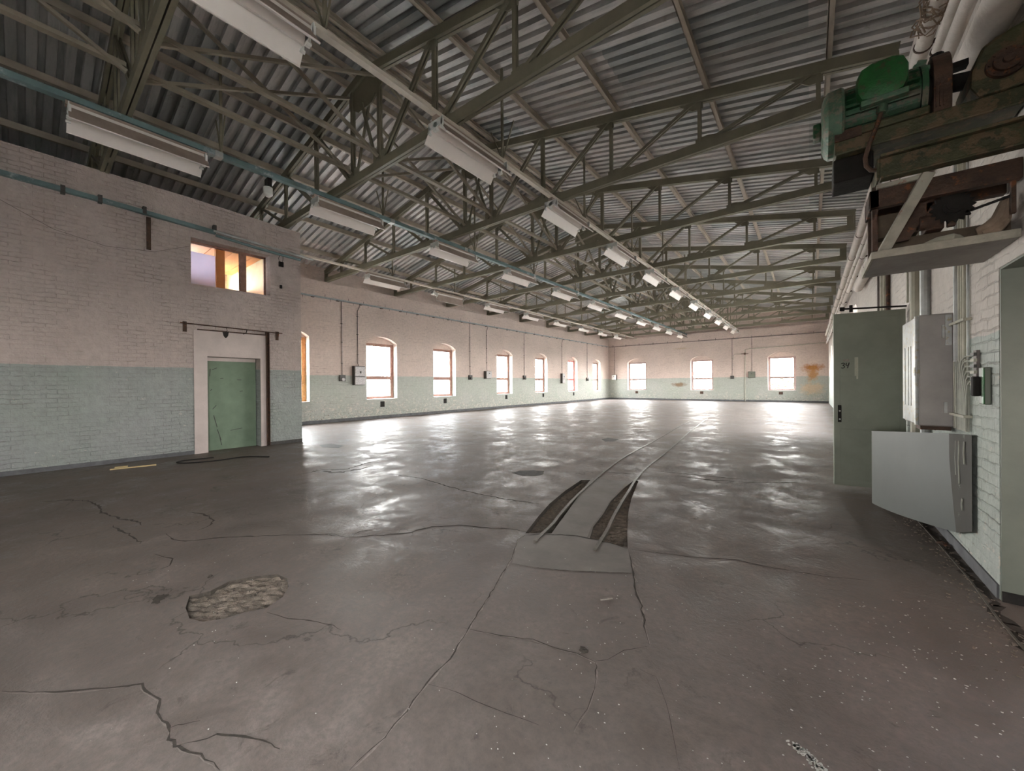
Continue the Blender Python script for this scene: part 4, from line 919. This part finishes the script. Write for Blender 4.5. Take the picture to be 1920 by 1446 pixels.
Ppipe('heating_pipe', .93, 4.34, .048, YB+.1, YF-.1, 'thin white pipe third from the top on the right wall', BD, 3)
Ppipe('heating_pipe', .925, 3.84, .097, YB+.1, 12.6, 'thick white wrapped pipe, lowest on the right wall, with an open end', [4.9, 7.6, 10.2], 4)
m = MB(); random.seed(17)
for i in range(46):
    c = Vector((.905+random.gauss(0, .02), 5.18+random.uniform(-.22, .2), 4.93+random.gauss(0, .02))); a = random.uniform(0, 6.28)
    m.tube([c+Vector((.083*math.cos(a+k*.7), random.uniform(-.07, .07), .085*math.sin(a+k*.7))) for k in range(5)], .006, 4)
tag(m.build('wire_tangle', M['rope'], smooth=True), 'brown tangle of wire wrapped round the uppermost pipe', 'wire')

# vertical conduits and cables on the right wall
def vpipe(y, r, z0, z1, mt, label, name='wall_conduit', out=None, group=None):
    m = MB(); o = out if out else r+.004; m.cyl((XR-o, y, z0), (XR-o, y, z1), r, 10); tag(m.build(name, mt, smooth=True), label, 'pipe', group)
vpipe(6.55, .052, .02, 3.72, M['conduit_yel'], 'thick drab upright pipe on the right wall behind the door leaf edge')
vpipe(6.18, .040, .02, 3.72, M['conduit_lt'], 'light metal upright pipe on the right wall behind the grey cabinet')
for i, (y, r) in enumerate(((7.5+1.3, .03), (9.25, .022), (9.6, .022), (10.05, .018))):
    vpipe(y, r, .02, 3.7, [M['rust'], M['conduit_yel'], M['conduit_yel'], M['conduit']][i], '%s upright pipe above the numbered door leaf, %s from the left' % (['dark thick', 'drab', 'second drab', 'thin dark'][i], ORD[3-i]))
m = MB(); m.tube([(XR-.02, 7.3, 2.6), (XR-.02, 7.3, 3.0), (XR-.02, 6.75, 3.35), (XR-.02, 6.75, 3.7)], .012, 6); tag(m.build('bent_conduit', M['conduit_yel'], smooth=True), 'thin conduit with a slanting bend on the wall above the numbered door leaf', 'conduit')
for i, (y, r, mt) in enumerate(((5.20, .010, 'conduit'), (5.13, .018, 'conduit_lt'), (5.06, .012, 'conduit_yel'), (4.99, .012, 'conduit_yel'), (4.92, .013, 'conduit_yel'), (4.85, .009, 'conduit_lt'))):
    vpipe(y, r, 1.72, 3.75, M[mt], 'upright conduit right of the grey cabinet, %s of the bundle of six from the left' % ORD[i], group='bundle of upright conduits')
cb = thing('cable_bundle', 'painted cables fanning out beside the terminal strip on the right wall', 'cable', (XR, 4.8, 1.2))
for i in range(8):
    m = MB(); y0 = 5.22-.055*i; m.tube([(XR-.018, y0, 1.73), (XR-.016, y0-.01, 1.4), (XR-.014, y0+.01, 1.12)], .0075, 6); m.build('cable_strand', M['cable' if i % 3 else 'conduit_yel'], cb, smooth=True)
for i in range(6):
    m = MB(); y0 = 5.00-.033*i; zt = 1.75-.042*i
    m.tube([(XR-.03, y0, 1.13), (XR-.03, y0, 1.25), (XR-.03, y0-.01, zt-.14), (XR-.03, y0-.05, zt-.03), (XR-.03, min(y0-.1, 4.85), zt), (XR-.018, 4.70, zt)], .008, 6)
    m.build('cable_strand', M['cable'], cb, smooth=True)
m = MB()
for z in (1.24, 2.05, 2.70): m.box(XR-.05, XR-.001, 4.80, 5.22, z, z+.02)
m.build('cable_clamp', M['conduit_yel'], cb)
ts = thing('terminal_strip', 'dark row of cable clamps left of the green switch on the right wall', 'terminal strip', (XR, 4.66, 1.5))
MB().box(XR-.02, XR-.001, 4.62, 4.69, 1.50, 1.79).build('backing', M['conduit'], ts)
for i in range(6):
    m = MB(); m.box(XR-.038, XR-.02, 4.60, 4.69, 1.51+i*.047, 1.535+i*.047); m.build('clamp', M['dark_box'] if i % 2 else M['conduit_yel'], ts)
sw = thing('green_switch', 'green and black switch box on the right wall by the opening', 'switch', (XR, 4.45, 1.4))
MB().box(XR-.035, XR-.002, 4.375, 4.505, 1.37, 1.65).build('switch_body', M['jamb'], sw, bevel=.008)
MB().box(XR-.041, XR-.035, 4.375, 4.41, 1.375, 1.645).build('green_edge', M['green_lid'], sw)
MB().box(XR-.075, XR-.035, 4.45, 4.51, 1.43, 1.58).build('black_handle', M['black'], sw, bevel=.01)

# grey wall cabinet
cab = thing('electric_cabinet', 'dusty grey steel cabinet on the right wall beside the numbered door leaf', 'cabinet', (.93, 5.6, 1.1))
m = MB(); m.box(.815, XR-.002, 5.29, 5.96, 1.12, 2.18); m.build('cabinet_body', M['cabinet'], cab, bevel=.012)
m = MB(); m.box(.80, .815, 5.31, 5.95, 1.14, 2.16); m.build('cabinet_door', M['cabinet_edge'], cab, bevel=.004)
m = MB()
for y in (5.50, 5.62, 5.80): m.box(.795, .80, y, y+.05, 1.3, 1.9)
m.build('pressed_rib', M['cabinet_edge'], cab, bevel=.002)
m = MB(); m.cyl((.806, 5.293, 1.13), (.806, 5.293, 2.17), .015, 8); m.cyl((.806, 5.293, 1.60), (.806, 5.293, 1.68), .024, 8); m.build('hinge_rod', M['cabinet_edge'], cab, smooth=True)
m = MB(); m.box(.97, .985, 5.275, 5.29, 1.95, 2.07); m.box(.99, 1.03, 5.278, 5.29, 1.88, 2.16); m.box(.98, 1.0, 5.27, 5.29, 1.25, 1.35); m.build('latch', M['cabinet_edge'], cab)
m = MB(); random.seed(4)
for i in range(7):
    y = 5.35+i*.07; m.tube([(.90+.02*(i % 3), y, 1.12), (.92, y+.03, 1.10), (.94, y+.02*(i % 3), 1.095)], .018, 7)
m.build('cable_gland', M['black'], cab, smooth=True)
MB().box(.83, 1.03, 5.30, 5.5, 1.085, 1.12).build('bottom_plate', M['rust'], cab)

# numbered door leaf swung out from the right wall
ax, ay, bx2, by2 = .272, 7.395, 1.035, 7.47
dl = thing('door_leaf', 'tall grey green steel door leaf marked 34, standing open from the right wall', 'door', ((ax+bx2)/2, (ay+by2)/2, 0))
dv = Vector((bx2-ax, by2-ay, 0)); LW = dv.length; dv.normalize(); nv = Vector((dv.y, -dv.x, 0))     # nv faces the camera
def LP(u, n_, z): p = Vector((ax, ay, z)) + dv*u + nv*n_; return p
def leafbox(m, u0, u1, n0, n1, z0, z1, mi=0):
    vs = [LP(u, n_, z) for z in (z0, z1) for u, n_ in ((u0, n0), (u1, n0), (u1, n1), (u0, n1))]
    m.add(vs, [(0,1,2,3),(7,6,5,4),(0,4,5,1),(1,5,6,2),(2,6,7,3),(3,7,4,0)], mi)
m = MB(); leafbox(m, 0, LW, -.04, 0, .03, 2.545); m.build('panel', M['leaf'], dl, bevel=.004)
m = MB()
for z0, z1 in ((.03, .12), (.835, .862), (1.60, 1.628), (2.455, 2.545)): leafbox(m, 0, LW, 0, .006, z0, z1)
leafbox(m, 0, .075, 0, .007, .03, 2.545); leafbox(m, LW-.06, LW, 0, .007, .03, 2.545); m.build('raised_border', M['leaf'], dl, bevel=.002)
m = MB(); leafbox(m, .045, .085, .007, .014, .955, 1.205); m.build('lock_plate', M['black'], dl, bevel=.003)
m = MB()
for z in (1.12, 1.0): m.cyl(LP(.065, .010, z), LP(.065, .032, z), .011, 10)
m.build('lock_knob', M['conduit_lt'], dl)
m = MB(); leafbox(m, .11, .175, .0065, .008, 1.845, 1.875); m.build('sticker', M['chip'], dl)
m = MB(); leafbox(m, .235, .275, .0005, .003, 1.60, 1.90); leafbox(m, .25, .27, .006, .02, 1.585, 1.63); m.build('drip_stain', M['conduit_yel'], dl)
def stroke(m, pts, w=.011):
    for a, c in zip(pts, pts[1:]): m.bar(LP(a[0], .0085, a[1]), LP(c[0], .0085, c[1]), w, .002, up=nv)
m = MB(); u, z = .09, 1.745
stroke(m, [(u-.004, z+.065), (u+.012, z+.075), (u+.03, z+.072), (u+.032, z+.055), (u+.012, z+.042), (u+.03, z+.032), (u+.032, z+.012), (u+.014, z), (u-.004, z+.008)])
u += .05; stroke(m, [(u+.004, z+.078), (u-.002, z+.045), (u+.012, z+.038), (u+.028, z+.042), (u+.034, z+.08)]); stroke(m, [(u+.034, z+.08), (u+.022, z+.03), (u+.016, z)])
m.build('number', M['black'], dl)
m = MB(); m.bar((.36, 7.43, 2.615), (1.04, 7.43, 2.575), .022, .022); m.cyl((.345, 7.43, 2.615), (.40, 7.43, 2.612), .03, 8); m.cyl((.47, 7.43, 2.56), (.47, 7.43, 2.66), .02, 8)
tag(m.build('door_stay', M['black']), 'black iron stay rod just above the numbered door leaf', 'rod')

# bent sheet of metal leaning on the wall
sp = thing('metal_sheet', 'bent sage green metal sheet leaning against the right wall below the cabinet', 'metal sheet', (.85, 5.7, 0))
rows = 14; cols = 16; vs = []
for j in range(rows+1):
    t = j/rows
    # right edge of the front panel creeps outward toward the floor
    xe, ye = .998+.025*max(0, .8-t)**1.5, 5.213-.16*max(0, .75-t)
    for i in range(cols+1):
        s_ = i/cols; x = .612+(xe-.612)*s_; y = 6.64+(ye-6.64)*s_
        zb = .002+.20*s_**1.3; ztp = .92+.148*s_
        bow = -.018*math.sin(math.pi*s_)*(1-.3*t)
        vs.append((x+bow, y, zb+(ztp-zb)*t))
def grid_thick(m, vs, cols, rows, th):
    n = len(vs); V = [Vector(v) for v in vs]; nr = []
    for k in range(n):
        i, j = k % (cols+1), k//(cols+1)
        a = V[j*(cols+1)+min(cols, i+1)]-V[j*(cols+1)+max(0, i-1)]; b_ = V[min(rows, j+1)*(cols+1)+i]-V[max(0, j-1)*(cols+1)+i]
        nr.append(a.cross(b_).normalized())
    B_ = [v-w*th for v, w in zip(V, nr)]
    q = [(j*(cols+1)+i, j*(cols+1)+i+1, (j+1)*(cols+1)+i+1, (j+1)*(cols+1)+i) for j in range(rows) for i in range(cols)]
    m.add(V+B_, q + [tuple(x+n for x in f_[::-1]) for f_ in q])
    ring = list(range(cols+1)) + [(j)*(cols+1)+cols for j in range(1, rows+1)] + [rows*(cols+1)+i for i in range(cols-1, -1, -1)] + [j*(cols+1) for j in range(rows-1, 0, -1)]
    m.add(V+B_, [(a, b_, b_+n, a+n) for a, b_ in zip(ring, ring[1:]+ring[:1])])
m = MB(); grid_thick(m, vs, cols, rows, .0025); m.build('front_panel', M['sheet'], sp, smooth=True)
vs = []; c2 = 8
for j in range(rows+1):
    t = j/rows; xe, ye = .998+.025*max(0, .8-t)**1.5, 5.213-.16*max(0, .75-t)
    for i in range(c2+1):
        s_ = i/c2; x = xe+(1.022-xe)*s_; y = ye+(4.70-ye)*s_
        zb = .202+.13*s_; ztp = 1.068+.045*s_
        vs.append((x+.004*math.sin(math.pi*s_), y, zb+(ztp-zb)*t))
m = MB(); grid_thick(m, vs, c2, rows, .0025); m.build('bent_flap', M['sheet_back'], sp, smooth=True)
random.seed(6); m = MB()
for y, z0, z1 in ((5.07, .72, 1.02), (4.98, .66, 1.03), (4.84, .85, 1.04), (4.90, .45, .55)): m.tube([(1.012, y, z1), (1.010, y+.01, (z0+z1)/2), (1.010, y-.01, z0)], .006, 5)
m.build('paint_run', M['cable'], sp, smooth=True)

# shelf with the hoist drive above the opening
sf = thing('wall_shelf', 'thick grey board shelf projecting from the right wall over the opening', 'shelf', (.7, 4.2, 2.45))
MB().box(.372, XR-.002, 3.874, 4.53, 2.452, 2.49).build('board', M['board'], sf, bevel=.004)
MB().box(.366, XR-.002, 3.858, 3.873, 2.450, 2.505).build('edge_strip', M['board_edge'], sf, bevel=.004)
MB().box(.358, .371, 3.858, 4.53, 2.45, 2.50).build('end_strip', M['board_edge'], sf)
MB().box(.60, XR-.002, 4.45, 4.52, 2.49, 2.66).build('back_batten', M['board_edge'], sf)
m = MB(); m.tube([(.62, 3.93, 2.505), (.70, 3.92, 2.53), (.77, 3.92, 2.535), (.80, 3.95, 2.53), (.83, 3.97, 2.515)], [.012, .02, .022, .02, .012], 7)
tag(m.build('hose', M['conduit_yel'], smooth=True), 'drab length of hose lying on the wall shelf', 'hose')
random.seed(12); m = MB()
P = [Vector((.88, 3.93, 2.535)), Vector((.94, 3.92, 2.55)), Vector((.98, 3.92, 2.60)), Vector((1.01, 3.93, 2.72))]
m.tube(P, [.03, .05, .045, .03], 9); m.tube([p+Vector((.02, -.03, -.02)) for p in P[:3]], [.02, .03, .02], 7)
tag(m.build('rag', M['rope'], smooth=True), 'dusty brown rag bundled at the wall end of the shelf', 'rag')

# ---- electric hoist drive
HY = 3.80
hd = thing('hoist_drive', 'green oily electric hoist drive with a ribbed motor, on a frame above the wall shelf', 'machine', (.6, HY+.1, 2.5))
mz, mr = 3.545, .205; my = HY+.12
m = MB(); m.cyl((.20, my, mz), (.60, my, mz-.01), mr*.86, 24); m.cyl((.60, my, mz-.01), (.63, my, mz-.01), mr*1.02, 24); m.build('motor_body', M['green'], hd, smooth=True)
m = MB()
for i in range(26):
    a = 2*math.pi*i/26; m.bar((.215, my+mr*.93*math.cos(a), mz+mr*.93*math.sin(a)), (.59, my+mr*.93*math.cos(a), mz-.01+mr*.93*math.sin(a)), .012, .04, up=(0, math.cos(a), math.sin(a)))
m.build('cooling_fin', M['green'], hd)
m = MB(); prof = [(.075, .12), (.078, .17), (.092, .215), (.115, .238), (.19, .245), (.205, .235)]
n = 28; vs = [(x, my+r*math.cos(2*math.pi*i/n), mz+r*math.sin(2*math.pi*i/n)) for x, r in prof for i in range(n)]
m.add(vs, [(j*n+i, j*n+(i+1) % n, (j+1)*n+(i+1) % n, (j+1)*n+i) for j in range(len(prof)-1) for i in range(n)] + [tuple(range(n))[::-1], tuple(range(5*n, 6*n))]); m.build('fan_cowl', M['green_pale'], hd, smooth=True)
m = MB(); m.box(.025, .075, my-.05, my+.05, mz-.07, mz+.04); m.build('shaft_stub', M['green'], hd, bevel=.01)
# junction box on the front of the motor
m = MB(); pr = [(0, .13), (.03, .15), (.10, .15), (.125, .14), (.14, .10)]
n = 16; jx, jz = .40, 3.645
vs = []
for dep, r in pr:
    for i in range(n):
        a = 2*math.pi*i/n; k = 1/max(abs(math.cos(a))**1, abs(math.sin(a))**1, .01); k = min(k, 1.18)
        vs.append((jx+r*.88*k*math.cos(a), my-mr*.62-dep, jz+r*.88*k*math.sin(a)))
m.add(vs, [(j*n+i, j*n+(i+1) % n, (j+1)*n+(i+1) % n, (j+1)*n+i) for j in range(4) for i in range(n)] + [tuple(range(n)), tuple(range(4*n, 5*n))[::-1]]); m.build('junction_box', M['green_lid'], hd, smooth=True)
m = MB(); m.box(jx-.11, jx+.13, my-mr*.62-.13, my-.06, jz-.155, jz-.115); m.cyl((jx+.01, my-mr*.62-.06, jz-.15), (jx+.0, my-mr*.62-.06, jz-.21), .03, 10); m.build('junction_neck', M['green_pale'], hd, bevel=.006)
m = MB(); fy = my-mr*.62-.06
P = [(jx, fy, jz-.2), (jx-.02, fy, jz-.28), (jx-.06, fy-.02, jz-.40), (jx-.085, fy-.02, jz-.50), (jx-.08, fy-.02, jz-.56), (jx-.055, fy-.01, jz-.595), (jx, fy, jz-.61), (jx+.12, fy, jz-.605), (jx+.35, fy, jz-.58), (.98, fy, jz-.55)]
m.tube(P, .0135, 9); m.build('power_cable', M['rust'], hd, smooth=True)
m = MB(); m.bar((.63, my, 3.80), (.60, my, 3.72), .05, .05); m.cyl((.605, my, 3.73), (.605, my, 3.79), .022, 8); m.box(.57, .66, my-.06, my+.06, 3.70, 3.73); m.build('lifting_eye', M['green_pale'], hd, bevel=.004)
# frames
m = MB(); m.box(.15, XR-.01, HY-.05, HY+.32, 3.235, 3.345); m.box(.15, .64, HY-.055, HY+.32, 3.345, 3.40); m.build('motor_base', M['olive'], hd, bevel=.01)
m = MB(); m.box(.16, .60, HY-.03, HY+.28, 3.36, 3.375); m.box(.15, .30, HY-.06, HY-.05, 3.33, 3.40); m.build('base_flange', M['rust'], hd)
m = MB(); m.box(.145, .37, HY+.02, HY+.30, 3.06, 3.235); m.build('counterweight', M['black'], hd, bevel=.008)
m = MB(); m.box(.39, XR-.01, HY-.09, HY-.05, 2.965, 3.115); m.box(.39, XR-.01, HY-.13, HY-.05, 3.105, 3.125); m.box(.39, XR-.01, HY-.13, HY-.05, 2.955, 2.97); m.box(.375, .39, HY-.09, HY+.25, 2.965, 3.115); m.build('front_channel', M['olive'], hd, bevel=.004)
m = MB(); m.box(.38, .60, HY-.02, HY+.30, 2.93, 2.96); m.build('support_plate', M['strut'], hd, bevel=.004)
m = MB(); m.box(.345, XR-.01, HY+.0, HY+.06, 2.80, 2.93); m.box(.345, XR-.01, HY+.25, HY+.31, 2.80, 2.93); m.box(.345, .40, HY, HY+.31, 2.80, 2.93); m.build('lower_beam', M['rust'], hd, bevel=.006)
# painted diagonal strut down to the shelf
m = MB(); m.bar((.635, HY-.04, 2.955), (.425, HY+.10, 2.50), .028, .065, up=(1, 0, .45)); m.build('diagonal_strut', M['strut'], hd, bevel=.003)
m = MB(); m.prism([(.45, 2.55), (.64, 2.90), (.74, 2.90), (.56, 2.56)], 'y', HY+.10, HY+.125); m.build('side_plate', M['rust'], hd)
m = MB(); m.box(.36, .39, HY+.02, HY+.06, 2.50, 2.96); m.box(.36, .39, HY+.27, HY+.31, 2.50, 2.96); m.build('upright_leg', M['rust'], hd)
m = MB(); m.box(.39, .62, HY+.16, HY+.30, 2.62, 2.79); m.box(.39, XR-.01, HY+.18, HY+.36, 2.505, 2.60); m.build('sump_tray', M['brown_board'], hd, bevel=.006)
# coupling guard: ribbed dome standing on the frame
m = MB(); gx0, gx1 = .66, .745; gz = 3.56
prof = [(math.cos(a)*.15, math.sin(a)*.21) for a in [math.pi*i/14 for i in range(15)]]
pts = [(my+p[0]*1.05, gz+.02+p[1]) for p in prof] + [(my-.14, 3.345), (my+.14, 3.345)]
m.prism(pts, 'x', gx0, gx1); m.build('coupling_guard', M['rust'], hd, bevel=.012)
m = MB(); 
for k in range(5): m.prism([(my-.16+.005*k, gz-.18), (my-.155, gz+.02), (my-.11, gz+.17), (my-.095, gz+.155), (my-.14, gz+.01), (my-.145, gz-.18)], 'x', gx0+.008+k*.017, gx0+.014+k*.017)
m.build('guard_rib', M['rust'], hd)
m = MB(); m.cyl((.63, my, 3.55), (.665, my, 3.55), .12, 20); m.cyl((.745, my, 3.58), (.86, my, 3.56), .055, 14); m.cyl((.70, my, 3.74), (.70, my, 3.81), .035, 9); m.box(.745, .84, my-.03, my+.03, 3.66, 3.70); m.build('coupling', M['black'], hd, smooth=True)
# gearbox at the wall end
m = MB(); m.prism([(.815, 3.42), (.82, 3.52), (.845, 3.60), (.865, 3.655), (.92, 3.69), (XR-.012, 3.735), (XR-.012, 3.345), (.85, 3.345)], 'y', HY-.06, HY+.30); m.build('gear_case', M['olive'], hd, bevel=.015)
m = MB(); m.cyl((.955, HY-.06, 3.50), (.955, HY-.09, 3.50), .085, 24); m.cyl((.955, HY-.09, 3.50), (.955, HY-.11, 3.50), .06, 20); m.cyl((.955, HY-.11, 3.50), (.955, HY-.13, 3.50), .025, 14); m.build('gear_cover', M['rust'], hd, smooth=True)
m = MB()
for i in range(8): a = .785*i; m.cyl((.955+.072*math.cos(a), HY-.085, 3.50+.072*math.sin(a)), (.955+.072*math.cos(a), HY-.10, 3.50+.072*math.sin(a)), .006, 6)
m.build('cover_bolt', M['rust'], hd)
# chain wheel under the frame
m = MB(); wx, wz, R0 = .76, 2.72, .085; pts = []
for i in range(36):
    a = 2*math.pi*i/36; r = R0 if i % 2 else R0+.022; pts.append((wx+r*math.cos(a), wz+r*math.sin(a)))
m.prism(pts, 'y', HY+.06, HY+.085); m.cyl((wx, HY+.02, wz), (wx, HY+.16, wz), .035, 12); m.cyl((wx, HY+.03, wz), (wx, HY+.05, wz), .05, 14); m.build('chain_wheel', M['black'], hd)
m = MB(); m2 = MB()
for i in range(14):
    t = i/13; p = Vector((wx+.04+t*.20, HY+.07, wz-.055+t*.055)); m.bar(p, p+Vector((.017, 0, .005)), .02 if i % 2 else .01, .014)
    p = Vector((wx+.05+t*.19, HY+.07, wz+.085+t*.05)); m2.bar(p, p+Vector((.017, 0, .004)), .02 if i % 2 else .01, .014)
m.build('drive_chain', M['black'], hd); m2.build('drive_chain', M['black'], hd)
m = MB(); m.box(wx-.12, wx-.03, HY+.10, HY+.24, 2.60, 2.80); m.cyl((wx-.15, HY+.12, 2.66), (wx-.05, HY+.12, 2.66), .05, 12); m.box(wx-.02, wx+.02, HY+.08, HY+.12, 2.60, 2.80); m.build('bearing_block', M['rust'], hd, bevel=.006)
m = MB(); m.box(1.0, 1.02, HY+.03, HY+.06, 2.60, 2.80); m.build('upright_leg', M['rust'], hd)
